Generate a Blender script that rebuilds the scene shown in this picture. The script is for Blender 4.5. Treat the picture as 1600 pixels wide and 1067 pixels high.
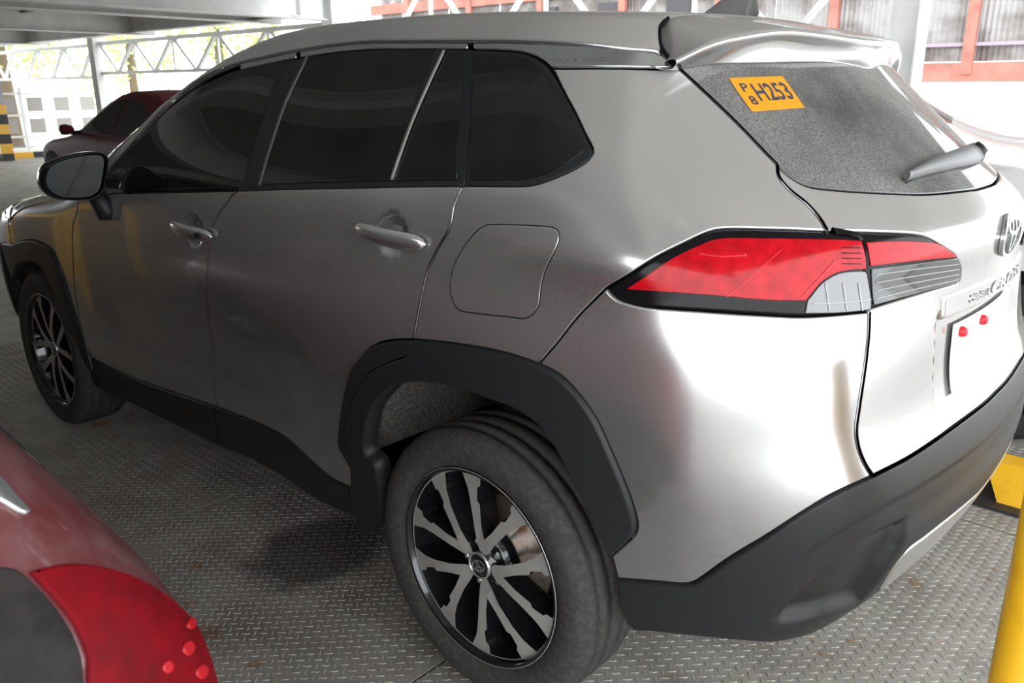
import bpy, math, random
import numpy as np
from mathutils import Vector, Matrix
from mathutils.geometry import delaunay_2d_cdt

random.seed(7)
for _o in list(bpy.data.objects): bpy.data.objects.remove(_o)
scene = bpy.context.scene
C = scene.collection

# ------------------------------------------------------------------ camera
CAM_POS = np.array([-1.254, 2.141, 1.443])
YAW, PITCH, ROLL, FPX = math.radians(-47.84), math.radians(16.92), math.radians(-.2), 1306.0
IW, IH = 1600.0, 1067.0
def cam_axes():
    cy, sy, cp, sp = math.cos(YAW), math.sin(YAW), math.cos(PITCH), math.sin(PITCH)
    f = np.array([cy*cp, sy*cp, -sp]); r = np.array([sy, -cy, 0.]); u = np.cross(r, f)
    cr, sr = math.cos(ROLL), math.sin(ROLL)
    return cr*r+sr*u, -sr*r+cr*u, f
CR, CU, CF = cam_axes()
cam_data = bpy.data.cameras.new('camera'); cam = bpy.data.objects.new('camera', cam_data); C.objects.link(cam)
cam.matrix_world = Matrix(((CR[0], CU[0], -CF[0], CAM_POS[0]), (CR[1], CU[1], -CF[1], CAM_POS[1]), (CR[2], CU[2], -CF[2], CAM_POS[2]), (0, 0, 0, 1)))
cam_data.sensor_width = 36.0; cam_data.lens = FPX/IW*36.0
cam_data.clip_start = .03; cam_data.clip_end = 300
cam_data.dof.use_dof = True; cam_data.dof.focus_distance = 2.3; cam_data.dof.aperture_fstop = 6.5
scene.camera = cam

# ------------------------------------------------------------------ world and exposure
world = bpy.data.worlds.new('overcast_sky'); scene.world = world; world.use_nodes = True
bg = world.node_tree.nodes['Background']; bg.inputs['Color'].default_value = (.93, .97, 1.0, 1); bg.inputs['Strength'].default_value = 4.9
scene.view_settings.view_transform = 'Standard'; scene.view_settings.look = 'None'
scene.view_settings.gamma = 1.0; scene.view_settings.use_curve_mapping = False
scene.view_settings.exposure = 0.0
FLOOR_Z = -.017

# ------------------------------------------------------------------ picture point -> direction
def rays(px):
    px = np.atleast_2d(np.asarray(px, float))
    d = CF[None]+((px[:, 0]-IW/2)/FPX)[:, None]*CR[None]-((px[:, 1]-IH/2)/FPX)[:, None]*CU[None]
    return d/np.linalg.norm(d, axis=1)[:, None]
def at_plane(px, axis, value):
    d = rays(px); t = (value-CAM_POS[axis])/d[:, axis]; return CAM_POS[None]+t[:, None]*d
def pt(u, v, axis, value): return at_plane([(u, v)], axis, value)[0]

# ------------------------------------------------------------------ materials
MATS = {}
def mat(name, color=(.5, .5, .5), rough=.5, metal=0., coat=0., spec=.5, noise=None, bump=None, emit=None, transmission=0., alpha=1., ior=1.5, coat_rough=.03):
    """principled material; noise=(scale, colour2, lo, hi[, detail]) mixes a second colour; bump=(scale, strength)"""
    if name in MATS: return MATS[name]
    m = bpy.data.materials.new(name); m.use_nodes = True; nt = m.node_tree; b = nt.nodes['Principled BSDF']
    b.inputs['Base Color'].default_value = (*color, 1); b.inputs['Roughness'].default_value = rough; b.inputs['Metallic'].default_value = metal
    b.inputs['Coat Weight'].default_value = coat; b.inputs['Coat Roughness'].default_value = coat_rough; b.inputs['Specular IOR Level'].default_value = spec
    b.inputs['Transmission Weight'].default_value = transmission; b.inputs['Alpha'].default_value = alpha; b.inputs['IOR'].default_value = ior
    if emit: b.inputs['Emission Color'].default_value = (*emit[0], 1); b.inputs['Emission Strength'].default_value = emit[1]
    tc = None
    if noise or bump:
        tc = nt.nodes.new('ShaderNodeTexCoord')
    if noise:
        n = nt.nodes.new('ShaderNodeTexNoise'); n.inputs['Scale'].default_value = noise[0]; n.inputs['Detail'].default_value = noise[4] if len(noise) > 4 else 5
        nt.links.new(tc.outputs['Object'], n.inputs['Vector'])
        r = nt.nodes.new('ShaderNodeMapRange'); r.inputs['From Min'].default_value = noise[2]; r.inputs['From Max'].default_value = noise[3]
        nt.links.new(n.outputs['Fac'], r.inputs['Value'])
        x = nt.nodes.new('ShaderNodeMix'); x.data_type = 'RGBA'; x.inputs[6].default_value = (*color, 1); x.inputs[7].default_value = (*noise[1], 1)
        nt.links.new(r.outputs['Result'], x.inputs[0]); nt.links.new(x.outputs[2], b.inputs['Base Color'])
    if bump:
        n2 = nt.nodes.new('ShaderNodeTexNoise'); n2.inputs['Scale'].default_value = bump[0]; n2.inputs['Detail'].default_value = 4
        nt.links.new(tc.outputs['Object'], n2.inputs['Vector'])
        bp = nt.nodes.new('ShaderNodeBump'); bp.inputs['Strength'].default_value = bump[1]; bp.inputs['Distance'].default_value = .002
        nt.links.new(n2.outputs['Fac'], bp.inputs['Height']); nt.links.new(bp.outputs['Normal'], b.inputs['Normal'])
    MATS[name] = m; return m

def dusty(name, color, metal, rough, coat, dust_col, dust_lo, dust_hi, scale=6., fine=900., up=.5, base=.04, coat_rough=.03, spec=.5, grain=.1, detail=6):
    """glossy layer under a thin film of dust that settles where the surface looks up"""
    if name in MATS: return MATS[name]
    m = mat(name, color, rough, metal, coat, spec, coat_rough=coat_rough); nt = m.node_tree; b = nt.nodes['Principled BSDF']; out = nt.nodes['Material Output']
    d = nt.nodes.new('ShaderNodeBsdfDiffuse'); d.inputs['Color'].default_value = (*dust_col, 1)
    tc = nt.nodes.new('ShaderNodeTexCoord'); geo = nt.nodes.new('ShaderNodeNewGeometry'); sep = nt.nodes.new('ShaderNodeSeparateXYZ')
    nt.links.new(geo.outputs['Normal'], sep.inputs[0])
    n1 = nt.nodes.new('ShaderNodeTexNoise'); n1.inputs['Scale'].default_value = scale; n1.inputs['Detail'].default_value = detail; n1.inputs['Roughness'].default_value = .6
    n2 = nt.nodes.new('ShaderNodeTexNoise'); n2.inputs['Scale'].default_value = fine; n2.inputs['Detail'].default_value = 2
    for n in (n1, n2): nt.links.new(tc.outputs['Object'], n.inputs['Vector'])
    r1 = nt.nodes.new('ShaderNodeMapRange'); r1.inputs['From Min'].default_value = .3; r1.inputs['From Max'].default_value = .7; r1.inputs['To Min'].default_value = dust_lo; r1.inputs['To Max'].default_value = dust_hi
    nt.links.new(n1.outputs['Fac'], r1.inputs['Value'])
    r2 = nt.nodes.new('ShaderNodeMapRange'); r2.inputs['From Min'].default_value = .3; r2.inputs['From Max'].default_value = .7; r2.inputs['To Min'].default_value = 1-grain; r2.inputs['To Max'].default_value = 1+grain
    nt.links.new(n2.outputs['Fac'], r2.inputs['Value'])
    ru = nt.nodes.new('ShaderNodeMapRange'); ru.inputs['From Min'].default_value = -.1; ru.inputs['From Max'].default_value = .9; ru.inputs['To Min'].default_value = base; ru.inputs['To Max'].default_value = up
    nt.links.new(sep.outputs['Z'], ru.inputs['Value'])
    a = nt.nodes.new('ShaderNodeMath'); a.operation = 'MULTIPLY'; nt.links.new(r1.outputs[0], a.inputs[0]); nt.links.new(r2.outputs[0], a.inputs[1])
    c = nt.nodes.new('ShaderNodeMath'); c.operation = 'MULTIPLY'; c.use_clamp = True; nt.links.new(a.outputs[0], c.inputs[0]); nt.links.new(ru.outputs[0], c.inputs[1])
    mix = nt.nodes.new('ShaderNodeMixShader'); nt.links.new(c.outputs[0], mix.inputs[0]); nt.links.new(b.outputs[0], mix.inputs[1]); nt.links.new(d.outputs[0], mix.inputs[2])
    nt.links.new(mix.outputs[0], out.inputs['Surface'])
    return m

PAINT = dusty('grey_metallic_paint', (.44, .437, .45), .90, .19, 1., (.50, .48, .455), .85, 1.15, 2., 700., .60, .015, grain=0., detail=1.)
BLACK = mat('black_textured_plastic', (.017, .0175, .019), .45, spec=.3, bump=(900, .10))
GLOSSBLACK = mat('gloss_black', (.006, .006, .007), .12, spec=.2)
GLASS = dusty('dark_tinted_glass', (.004, .0045, .005), 0, .02, 0., (.30, .29, .27), .5, 1.1, 4., 800., .06, .004, detail=2., spec=.4)
REARGLASS = dusty('dusty_rear_glass', (.006, .006, .006), 0, .05, 0., (.42, .41, .39), .4, 1.3, 3., 330., .50, .06, grain=.55)
CHROME = mat('chrome', (.62, .64, .64), .16, .85)
DULLGREY = mat('dull_grey_trim', (.10, .10, .10), .45)
MIDGREY = mat('mid_grey_trim', (.30, .29, .27), .4, .4)
SATIN = mat('satin_silver', (.62, .62, .63), .30, .9)
RUBBER = mat('tyre_rubber', (.040, .038, .036), .8, spec=.2, noise=(70, (.065, .061, .055), .4, .75), bump=(300, .15))
DARK = mat('dark_inside', (.008, .008, .009), .8, spec=.1)
LINER = mat('dusty_wheel_liner', (.10, .095, .088), .9, spec=.1, noise=(130, (.24, .22, .195), .40, .66), bump=(200, .6))
MACHINED = mat('machined_alloy', (.50, .485, .46), .38, .55, bump=(500, .04))
RIMBLACK = mat('rim_black', (.012, .012, .014), .16, .2, .6)
REDLENS = mat('red_lens', (.52, .004, .012), .16, coat=.15, spec=.2, noise=(38, (.34, .002, .007), .35, .7))
CLEARLENS = mat('clear_lens', (.15, .15, .155), .12, .4, .4)
SMOKED = mat('smoked_lens', (.06, .062, .062), .10, .4, .5)
LENSRIB = mat('lens_rib', (.30, .30, .30), .25, .3)
REDRIB = mat('bright_red_rib', (.72, .03, .035), .25)
WHITEPLATE = mat('white_plate', (.85, .85, .83), .35)
ORANGE = mat('orange_sticker', (.86, .33, .010), .45)
INK = mat('dark_ink', (.045, .05, .07), .6)
REDCAP = mat('red_cap', (.65, .02, .03), .4)

# ------------------------------------------------------------------ object helpers
def link(name, mesh, material, parent=None):
    o = bpy.data.objects.new(name, mesh); C.objects.link(o)
    if material and not mesh.materials: mesh.materials.append(material)
    if parent: o.parent = parent
    return o
def tag(o, label, cat, group=None):
    o['label'] = label; o['category'] = cat
    if group: o['group'] = group
    return o
def struct(o): o['kind'] = 'structure'; return o
def empty(name, loc=(0, 0, 0), rz=0, parent=None):
    o = bpy.data.objects.new(name, None); C.objects.link(o); o.location = loc; o.rotation_euler = (0, 0, rz); o.empty_display_size = .2
    if parent: o.parent = parent
    return o
def mesh_of(name, V, Fc, normals=None, smooth=True):
    me = bpy.data.meshes.new(name); me.from_pydata([tuple(map(float, v)) for v in V], [], [tuple(int(i) for i in f) for f in Fc]); me.update()
    if smooth: me.shade_smooth()
    if normals is not None: me.normals_split_custom_set_from_vertices([tuple(map(float, n)) for n in normals])
    return me
def mirror_mesh(me, name):
    """copy of a mesh flipped to the other side of the car"""
    n = len(me.vertices); V = np.empty(n*3); me.vertices.foreach_get('co', V); V = V.reshape(-1, 3)*[1, -1, 1]
    Fc = [tuple(reversed(p.vertices)) for p in me.polygons]
    N = np.empty(n*3); me.vertex_normals.foreach_get('vector', N); N = N.reshape(-1, 3)*[1, -1, 1]
    m2 = mesh_of(name, V, Fc, N if me.has_custom_normals else None)
    for mt in me.materials: m2.materials.append(mt)
    return m2
class MB:
    """collects simple solids into one mesh"""
    def __init__(s): s.v = []; s.f = []
    def add(s, V, Fc):
        b = len(s.v); s.v += [tuple(v) for v in V]; s.f += [tuple(b+i for i in f) for f in Fc]; return s
    def box(s, c, d, M=None):
        V = [(c[0]+sx*d[0]/2, c[1]+sy*d[1]/2, c[2]+sz*d[2]/2) for sz in (-1, 1) for sy in (-1, 1) for sx in (-1, 1)]
        if M is not None: V = [tuple(M @ Vector(v)) for v in V]
        return s.add(V, [(0, 2, 3, 1), (4, 5, 7, 6), (0, 1, 5, 4), (2, 6, 7, 3), (0, 4, 6, 2), (1, 3, 7, 5)])
    def bar(s, a, b, w, h=None, up=(0, 0, 1)):
        """square bar from a to b"""
        a, b = Vector(a), Vector(b); d = (b-a).normalized(); up = Vector(up)
        if abs(d.dot(up)) > .98: up = Vector((1, 0, 0))
        x = d.cross(up).normalized()*(w/2); y = x.cross(d).normalized()*((h or w)/2)
        V = [q+sx*x+sy*y for q in (a, b) for sx, sy in ((-1, -1), (1, -1), (1, 1), (-1, 1))]
        return s.add(V, [(3, 2, 1, 0), (4, 5, 6, 7), (0, 1, 5, 4), (1, 2, 6, 5), (2, 3, 7, 6), (3, 0, 4, 7)])
    def tube(s, pts, r, n=10, cap=True, closed=False):
        P = [Vector(q) for q in pts]; m = len(P); R = r if hasattr(r, '__len__') else [r]*m; V = []; up = None
        for i in range(m):
            d = (P[(i+1) % m]-P[i-1]) if closed else (P[min(i+1, m-1)]-P[max(i-1, 0)]); d.normalize()
            if up is None: up = Vector((0, 0, 1)) if abs(d.z) < .9 else Vector((1, 0, 0))
            x = d.cross(up).normalized(); y = x.cross(d).normalized(); up = y
            V += [P[i]+(x*math.cos(2*math.pi*k/n)+y*math.sin(2*math.pi*k/n))*R[i] for k in range(n)]
        Fc = []
        for i in range(m if closed else m-1):
            j = (i+1) % m
            Fc += [(i*n+k, i*n+(k+1) % n, j*n+(k+1) % n, j*n+k) for k in range(n)]
        if cap and not closed: Fc += [tuple(reversed(range(n))), tuple(range((m-1)*n, m*n))]
        return s.add(V, Fc)
    def lathe(s, prof, n=48, axis='y', c=(0, 0, 0), closed=False):
        """prof: (r, h) points spun about an axis through c"""
        V = []
        for r, h in prof:
            for k in range(n):
                a = 2*math.pi*k/n; x, z = r*math.cos(a), r*math.sin(a)
                V.append((c[0]+x, c[1]+h, c[2]+z) if axis == 'y' else (c[0]+x, c[1]+z, c[2]+h))
        m = len(prof); Fc = []
        for i in range(m if closed else m-1):
            j = (i+1) % m
            for k in range(n): Fc.append((i*n+k, j*n+k, j*n+(k+1) % n, i*n+(k+1) % n))
        return s.add(V, Fc)
    def prism(s, poly, y0, y1, f=lambda x, y, z: (x, y, z)):
        """polygon in (x, z) extruded along y"""
        n = len(poly); V = [f(x, y0, z) for x, z in poly]+[f(x, y1, z) for x, z in poly]
        return s.add(V, [tuple(range(n)), tuple(reversed(range(n, 2*n)))]+[(i, i+n, (i+1) % n+n, (i+1) % n) for i in range(n)])
    def mesh(s, name, smooth=False):
        return mesh_of(name, s.v, s.f, smooth=smooth)
    def build(s, name, material, parent=None, smooth=False, angle=None, bevel=None):
        o = link(name, s.mesh(name, smooth or angle is not None), material, parent)
        if angle is not None: o.data.set_sharp_from_angle(angle=math.radians(angle))
        if bevel:
            b = o.modifiers.new('edge', 'BEVEL'); b.width = bevel; b.segments = 2; b.limit_method = 'ANGLE'
        return o

# ------------------------------------------------------------------ smooth shape functions for car bodies
class Spl:
    """natural cubic spline with linear extrapolation"""
    def __init__(s, pts):
        a = np.array(sorted(pts), float); s.x = a[:, 0]; s.y = a[:, 1]; n = len(s.x); h = np.diff(s.x); A = np.eye(n); r = np.zeros(n)
        for i in range(1, n-1):
            A[i, i-1] = h[i-1]; A[i, i] = 2*(h[i-1]+h[i]); A[i, i+1] = h[i]
            r[i] = 6*((s.y[i+1]-s.y[i])/h[i]-(s.y[i]-s.y[i-1])/h[i-1])
        s.m = np.linalg.solve(A, r); s.h = h
        s.d0 = (s.y[1]-s.y[0])/h[0]-h[0]*(2*s.m[0]+s.m[1])/6; s.d1 = (s.y[-1]-s.y[-2])/h[-1]+h[-1]*(2*s.m[-1]+s.m[-2])/6
    def __call__(s, q):
        q = np.asarray(q, float); k = np.clip(np.searchsorted(s.x, q)-1, 0, len(s.h)-1); h = s.h[k]; qc = np.clip(q, s.x[0], s.x[-1])
        a = (s.x[k+1]-qc)/h; b = (qc-s.x[k])/h
        y = a*s.y[k]+b*s.y[k+1]+((a**3-a)*s.m[k]+(b**3-b)*s.m[k+1])*h*h/6
        return y+np.where(q < s.x[0], (q-s.x[0])*s.d0, 0)+np.where(q > s.x[-1], (q-s.x[-1])*s.d1, 0)
def smax(a, b, k):
    h = np.maximum(k-np.abs(a-b), 0); return np.maximum(a, b)+h**3/(6*k*k)
def smin(a, b, k): return -smax(-a, -b, k)
def sstep(x, a, b):
    t = np.clip((x-a)/(b-a), 0, 1); return t*t*t*(t*(6*t-15)+10)
def bumpf(x, c, w): return np.exp(-((x-c)/w)**2)

class Body:
    """closed car body given by F(x, y, z) = 0 (x forward, y left, z up) with two charts of its surface"""
    def __init__(s, F, xr=-.15, xf=2.9, yc=.35, rho=.5, zc=.85):
        s.F = F; s.xr = xr; s.xf = xf; s.yc = yc; s.rho = rho; s.zc = zc
        s.u1 = yc; s.u2 = yc+math.pi/2*rho; s.u3 = s.u2+xf-xr; s.u4 = s.u3+math.pi/2*rho; s.uc = s.u4+yc
    def root(s, O, D, t1, level=0.):
        a = np.zeros(len(O)); b = np.full(len(O), t1)
        for _ in range(34):
            m = (a+b)/2; P = O+m[:, None]*D; inside = s.F(P[:, 0], P[:, 1], P[:, 2]) < level
            a = np.where(inside, m, a); b = np.where(inside, b, m)
        return O+((a+b)/2)[:, None]*D
    def wall(s, uv, level=0.):
        """u runs from the nose along the left side round to the middle of the tail (and on to the right side); v is the height"""
        uv = np.atleast_2d(np.asarray(uv, float)); u = uv[:, 0].copy(); z = uv[:, 1]
        sg = np.where((u > s.uc) | (u < 0), -1., 1.); u = np.where(u > s.uc, 2*s.uc-u, np.abs(u))
        ox = np.where(u < s.u2, s.xf, np.where(u < s.u3, s.xf-(u-s.u2), s.xr)); oy = np.where(u < s.u1, u, np.where(u < s.u4, s.yc, s.yc-(u-s.u4)))
        a = np.where(u < s.u1, 0, np.where(u < s.u2, (u-s.u1)/s.rho, np.where(u < s.u3, math.pi/2, np.where(u < s.u4, math.pi/2+(u-s.u3)/s.rho, math.pi))))
        O = np.stack([ox, oy, z], 1); D = np.stack([np.cos(a), np.sin(a), 0*a], 1)
        P = s.root(O, D, 1.3, level); P[:, 1] *= sg; return P
    def wall_inv(s, P):
        P = np.atleast_2d(P); x, y, z = P[:, 0], P[:, 1], P[:, 2]; sg = y < 0; y = np.abs(y)
        fr = np.where(y < s.yc, y, s.u1+s.rho*np.arctan2(y-s.yc, np.maximum(x-s.xf, 1e-9)))
        side = s.u2+(s.xf-x)
        re = np.where(y < s.yc, s.u4+(s.yc-y), s.u3+s.rho*np.arctan2(np.maximum(s.xr-x, 1e-9), np.maximum(y-s.yc, 1e-9)))
        u = np.where(x > s.xf, fr, np.where(x > s.xr, side, re)); u = np.where(sg, 2*s.uc-u, u)
        return np.stack([u, z], 1)
    def tube(s, uv, level=0.):
        """u is x; v is .75 times the angle from straight up towards the left, about a line low inside the car"""
        uv = np.atleast_2d(np.asarray(uv, float)); a = uv[:, 1]/.75
        O = np.stack([uv[:, 0], 0*a, 0*a+s.zc], 1); D = np.stack([0*a, np.sin(a), np.cos(a)], 1); return s.root(O, D, 1.5, level)
    def tube_inv(s, P):
        P = np.atleast_2d(P); return np.stack([P[:, 0], .75*np.arctan2(P[:, 1], P[:, 2]-s.zc)], 1)
    def normal(s, P):
        e = 2e-4; g = np.zeros_like(P)
        for k in range(3):
            d = np.zeros(3); d[k] = e; A, B = P+d, P-d
            g[:, k] = s.F(A[:, 0], A[:, 1], A[:, 2])-s.F(B[:, 0], B[:, 1], B[:, 2])
        return g/np.linalg.norm(g, axis=1)[:, None]
    def hit(s, px, lo=.5, hi=6.5, n=700):
        """where the lines of sight through picture points meet the body (nearest approach when they miss)"""
        d = rays(px); t = np.linspace(lo, hi, n); P = CAM_POS[None, None]+t[None, :, None]*d[:, None]
        f = s.F(P[..., 0], P[..., 1], P[..., 2]); ins = f < 0; ok = ins.any(1); k = np.where(ok, ins.argmax(1), f.argmin(1))
        a = t[np.maximum(k-1, 0)]; b = t[k]
        for _ in range(30):
            m = (a+b)/2; Q = CAM_POS+m[:, None]*d; i = s.F(Q[:, 0], Q[:, 1], Q[:, 2]) < 0
            b = np.where(i, m, b); a = np.where(i, a, m)
        Q = CAM_POS+np.where(ok, (a+b)/2, t[k])[:, None]*d
        for _ in range(4):
            fv = s.F(Q[:, 0], Q[:, 1], Q[:, 2]); Q = np.where(ok[:, None], Q, Q-fv[:, None]*s.normal(Q))
        return Q

def catmull(p, step=7.):
    p = np.asarray(p, float)
    if len(p) < 3:
        n = max(2, int(np.linalg.norm(p[-1]-p[0])/step)+1); return p[0]+(p[-1]-p[0])*np.linspace(0, 1, n)[:, None]
    q = np.vstack([2*p[0]-p[1], p, 2*p[-1]-p[-2]]); out = []
    for i in range(1, len(q)-2):
        L = np.linalg.norm(q[i+1]-q[i]); n = max(1, int(L/step)); t = np.arange(n)/n
        # centripetal-like tangents
        d0 = np.linalg.norm(q[i]-q[i-1])+1e-9; d2 = np.linalg.norm(q[i+2]-q[i+1])+1e-9
        m1 = (q[i+1]-q[i-1])/(d0+L)*L; m2 = (q[i+2]-q[i])/(L+d2)*L
        t = t[:, None]; out.append((2*t**3-3*t**2+1)*q[i]+(t**3-2*t**2+t)*m1+(-2*t**3+3*t**2)*q[i+1]+(t**3-t**2)*m2)
    out.append(p[-1:]); return np.vstack(out)
def join(*cs):
    """one closed outline from successive curves"""
    A = np.vstack([np.atleast_2d(np.asarray(c, float)) for c in cs]); keep = [0]
    for i in range(1, len(A)):
        if np.linalg.norm(A[i]-A[keep[-1]]) > .0015: keep.append(i)
    if np.linalg.norm(A[keep[-1]]-A[keep[0]]) < .0015: keep.pop()
    return A[keep]
def area2(p): return .5*np.sum(p[:, 0]*np.roll(p[:, 1], -1)-np.roll(p[:, 0], -1)*p[:, 1])
def inset(p, d):
    """move a counter-clockwise outline inwards by d"""
    e = np.roll(p, -1, 0)-p; n = np.stack([-e[:, 1], e[:, 0]], 1); n /= np.linalg.norm(n, axis=1)[:, None]+1e-12
    m = n+np.roll(n, 1, 0); L = np.linalg.norm(m, axis=1)[:, None]; m = m/(L+1e-9); c = np.clip((m*n).sum(1), .5, 1)[:, None]
    return p+m*d/c
def resample(p, step):
    out = []
    for i in range(len(p)):
        a, b = p[i], p[(i+1) % len(p)]; n = max(1, int(math.ceil(np.linalg.norm(b-a)/step))); out += [a+(b-a)*k/n for k in range(n)]
    return np.array(out)
def inside(q, p):
    x, y = q[:, 0][:, None], q[:, 1][:, None]; x0, y0 = p[:, 0][None], p[:, 1][None]; x1, y1 = np.roll(p[:, 0], -1)[None], np.roll(p[:, 1], -1)[None]
    c = ((y0 > y) != (y1 > y)) & (x < (x1-x0)*(y-y0)/(y1-y0+1e-15)+x0); return c.sum(1) % 2 == 1
def panel(name, body, chart, poly, material, parent, off=0., thick=.012, gap=.0026, rnd=.0028, res=.03, link_it=True, soft=None):
    """a curved sheet cut from the body surface along an outline in chart coordinates, with rounded edges turned inwards;
    soft(uv) may add relief along the normal"""
    f = body.wall if chart == 'wall' else body.tube
    p = np.asarray(poly, float)
    if area2(p) < 0: p = p[::-1]
    p = resample(p, res*.7); r1 = inset(p, gap); r2 = inset(p, gap+rnd)
    lo, hi = p.min(0), p.max(0)
    gx, gy = np.meshgrid(np.arange(lo[0]+res/2, hi[0], res), np.arange(lo[1]+res/2, hi[1], res*.866)); gx = gx+(np.arange(gx.shape[0])[:, None] % 2)*res/2
    g = np.stack([gx.ravel(), gy.ravel()], 1)
    if len(g): g = g[inside(g, inset(p, gap+rnd+res*.35))]
    if len(g):
        d = np.min(np.linalg.norm(g[:, None]-r2[None], axis=2), axis=1) if len(g)*len(r2) < 4e6 else np.full(len(g), 1.)
        g = g[d > res*.4]
    n = len(r2); pts = [Vector(q) for q in np.vstack([r2, g])] if len(g) else [Vector(q) for q in r2]
    ov, oe, of, orig, _, _ = delaunay_2d_cdt(pts, [(i, (i+1) % n) for i in range(n)], [], 1, 1e-7)
    uv = np.array([tuple(v) for v in ov]); back = {}
    for i, L in enumerate(orig):
        for k in L: back[k] = i
    def lift(q, o):
        P = f(q); N = body.normal(P)
        if soft is None: return P+o*N, N
        def at(w):
            A = f(w); return A+(o+soft(w))[:, None]*body.normal(A)
        e = .0015; du, dv = np.array([e, 0]), np.array([0, e]); n2 = np.cross(at(q+du)-at(q-du), at(q+dv)-at(q-dv)); n2 /= np.linalg.norm(n2, axis=1)[:, None]+1e-12
        return P+(o+soft(q))[:, None]*N, n2*np.sign((n2*N).sum(1))[:, None]
    P2, N2 = lift(uv, off); V = list(P2); N = list(N2); Fc = [tuple(t) for t in of]
    ids2 = [back[k] for k in range(n)]
    P1, N1 = lift(r1, off-rnd); T = P1-P2[ids2]; T -= (T*N1).sum(1)[:, None]*N1; T /= np.linalg.norm(T, axis=1)[:, None]+1e-9
    b1 = len(V); V += list(P1); N += list((N1+T)/np.linalg.norm(N1+T, axis=1)[:, None])
    b0 = len(V); V += list(P1-N1*max(thick-rnd, .001)); N += list(T)
    for i in range(n):
        j = (i+1) % n; Fc += [(ids2[j], ids2[i], b1+i, b1+j), (b1+j, b1+i, b0+i, b0+j)]
    V = np.array(V)
    t0 = np.array([t for t in of[:200]]) if len(of) else np.zeros((0, 3), int)
    fn = sum(np.dot(np.cross(V[t[1]]-V[t[0]], V[t[2]]-V[t[0]]), N[t[0]]) for t in of[:200])
    if fn < 0: Fc = [tuple(reversed(t)) for t in Fc]
    me = mesh_of(name, V, Fc, N); me.materials.append(material)
    return link(name, me, None, parent) if link_it else me
def both(name, body, chart, poly, material, parents, **k):
    """the panel on the left and its mirror on the right; parents = (left, right)"""
    l = panel(name, body, chart, poly, material, parents[0], **k); me = mirror_mesh(l.data, name)
    return l, link(name, me, None, parents[1])

# ------------------------------------------------------------------ the parking deck
STEEL = mat('floor_steel', (.37, .355, .32), .55, .15, spec=.5, noise=(5, (.25, .235, .21), .35, .7, 8), bump=(60, .08))
def stain(m, scale, lo, hi, col, seed):
    """blotches of rust or dirt over a material's colour"""
    nt = m.node_tree; b = nt.nodes['Principled BSDF']; src = b.inputs['Base Color'].links[0].from_socket
    geo = nt.nodes.new('ShaderNodeNewGeometry'); mp = nt.nodes.new('ShaderNodeVectorMath'); mp.inputs[1].default_value = (seed, seed*.7, 0); nt.links.new(geo.outputs['Position'], mp.inputs[0])
    n = nt.nodes.new('ShaderNodeTexNoise'); n.inputs['Scale'].default_value = scale; n.inputs['Detail'].default_value = 7; n.inputs['Roughness'].default_value = .65; nt.links.new(mp.outputs[0], n.inputs['Vector'])
    r = nt.nodes.new('ShaderNodeMapRange'); r.inputs['From Min'].default_value = lo; r.inputs['From Max'].default_value = hi; nt.links.new(n.outputs['Fac'], r.inputs['Value'])
    x = nt.nodes.new('ShaderNodeMix'); x.data_type = 'RGBA'; x.inputs[7].default_value = (*col, 1); nt.links.new(r.outputs[0], x.inputs[0]); nt.links.new(src, x.inputs[6]); nt.links.new(x.outputs[2], b.inputs['Base Color'])
TREAD = mat('tread_steel', (.42, .395, .355), .5, .15, noise=(9, (.30, .26, .20), .35, .7))
stain(STEEL, 9., .60, .72, (.30, .16, .07), 3.1); stain(STEEL, 2.2, .52, .75, (.15, .135, .115), 9.7); stain(TREAD, 9., .60, .72, (.32, .17, .08), 3.1)
def dark_patch(m, c, rx, ry, col):
    """one dark oval patch with a ragged rim at a place on the floor"""
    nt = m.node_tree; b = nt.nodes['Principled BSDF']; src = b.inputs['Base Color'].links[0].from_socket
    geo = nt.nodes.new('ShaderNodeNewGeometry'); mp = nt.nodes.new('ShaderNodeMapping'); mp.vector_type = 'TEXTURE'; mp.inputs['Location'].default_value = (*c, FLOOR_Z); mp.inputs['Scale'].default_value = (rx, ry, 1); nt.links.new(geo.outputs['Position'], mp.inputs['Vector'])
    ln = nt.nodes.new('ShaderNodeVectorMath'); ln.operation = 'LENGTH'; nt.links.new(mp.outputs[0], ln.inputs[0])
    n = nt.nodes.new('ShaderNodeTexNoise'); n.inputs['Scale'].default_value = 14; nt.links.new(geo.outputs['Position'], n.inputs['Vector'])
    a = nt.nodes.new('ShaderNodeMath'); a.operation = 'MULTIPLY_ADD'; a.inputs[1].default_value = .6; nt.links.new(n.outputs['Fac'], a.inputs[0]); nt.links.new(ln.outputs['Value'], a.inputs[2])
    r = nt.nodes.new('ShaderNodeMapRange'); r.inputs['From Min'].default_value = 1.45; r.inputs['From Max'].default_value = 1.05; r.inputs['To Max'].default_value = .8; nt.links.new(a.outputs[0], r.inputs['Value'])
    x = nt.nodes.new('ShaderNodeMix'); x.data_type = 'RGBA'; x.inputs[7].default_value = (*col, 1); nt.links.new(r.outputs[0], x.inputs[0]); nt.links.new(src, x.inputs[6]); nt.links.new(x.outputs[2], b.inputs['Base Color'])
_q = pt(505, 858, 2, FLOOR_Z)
for _m in (STEEL, TREAD): dark_patch(_m, (_q[0], _q[1]), .20, .26, (.05, .045, .04))  # darker oval mixed into the plate and tread colour
BEAM = mat('grey_beam_paint', (.74, .74, .73), .5, noise=(3, (.66, .66, .65), .4, .6))
DECKM = mat('deck_underside', (.40, .40, .40), .7, .1)
WHITESTEEL = mat('white_steel', (.72, .73, .72), .5)
YELLOW = mat('yellow_paint', (.86, .47, .012), .38, coat=.2, noise=(14, (.72, .36, .01), .5, .75))
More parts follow.
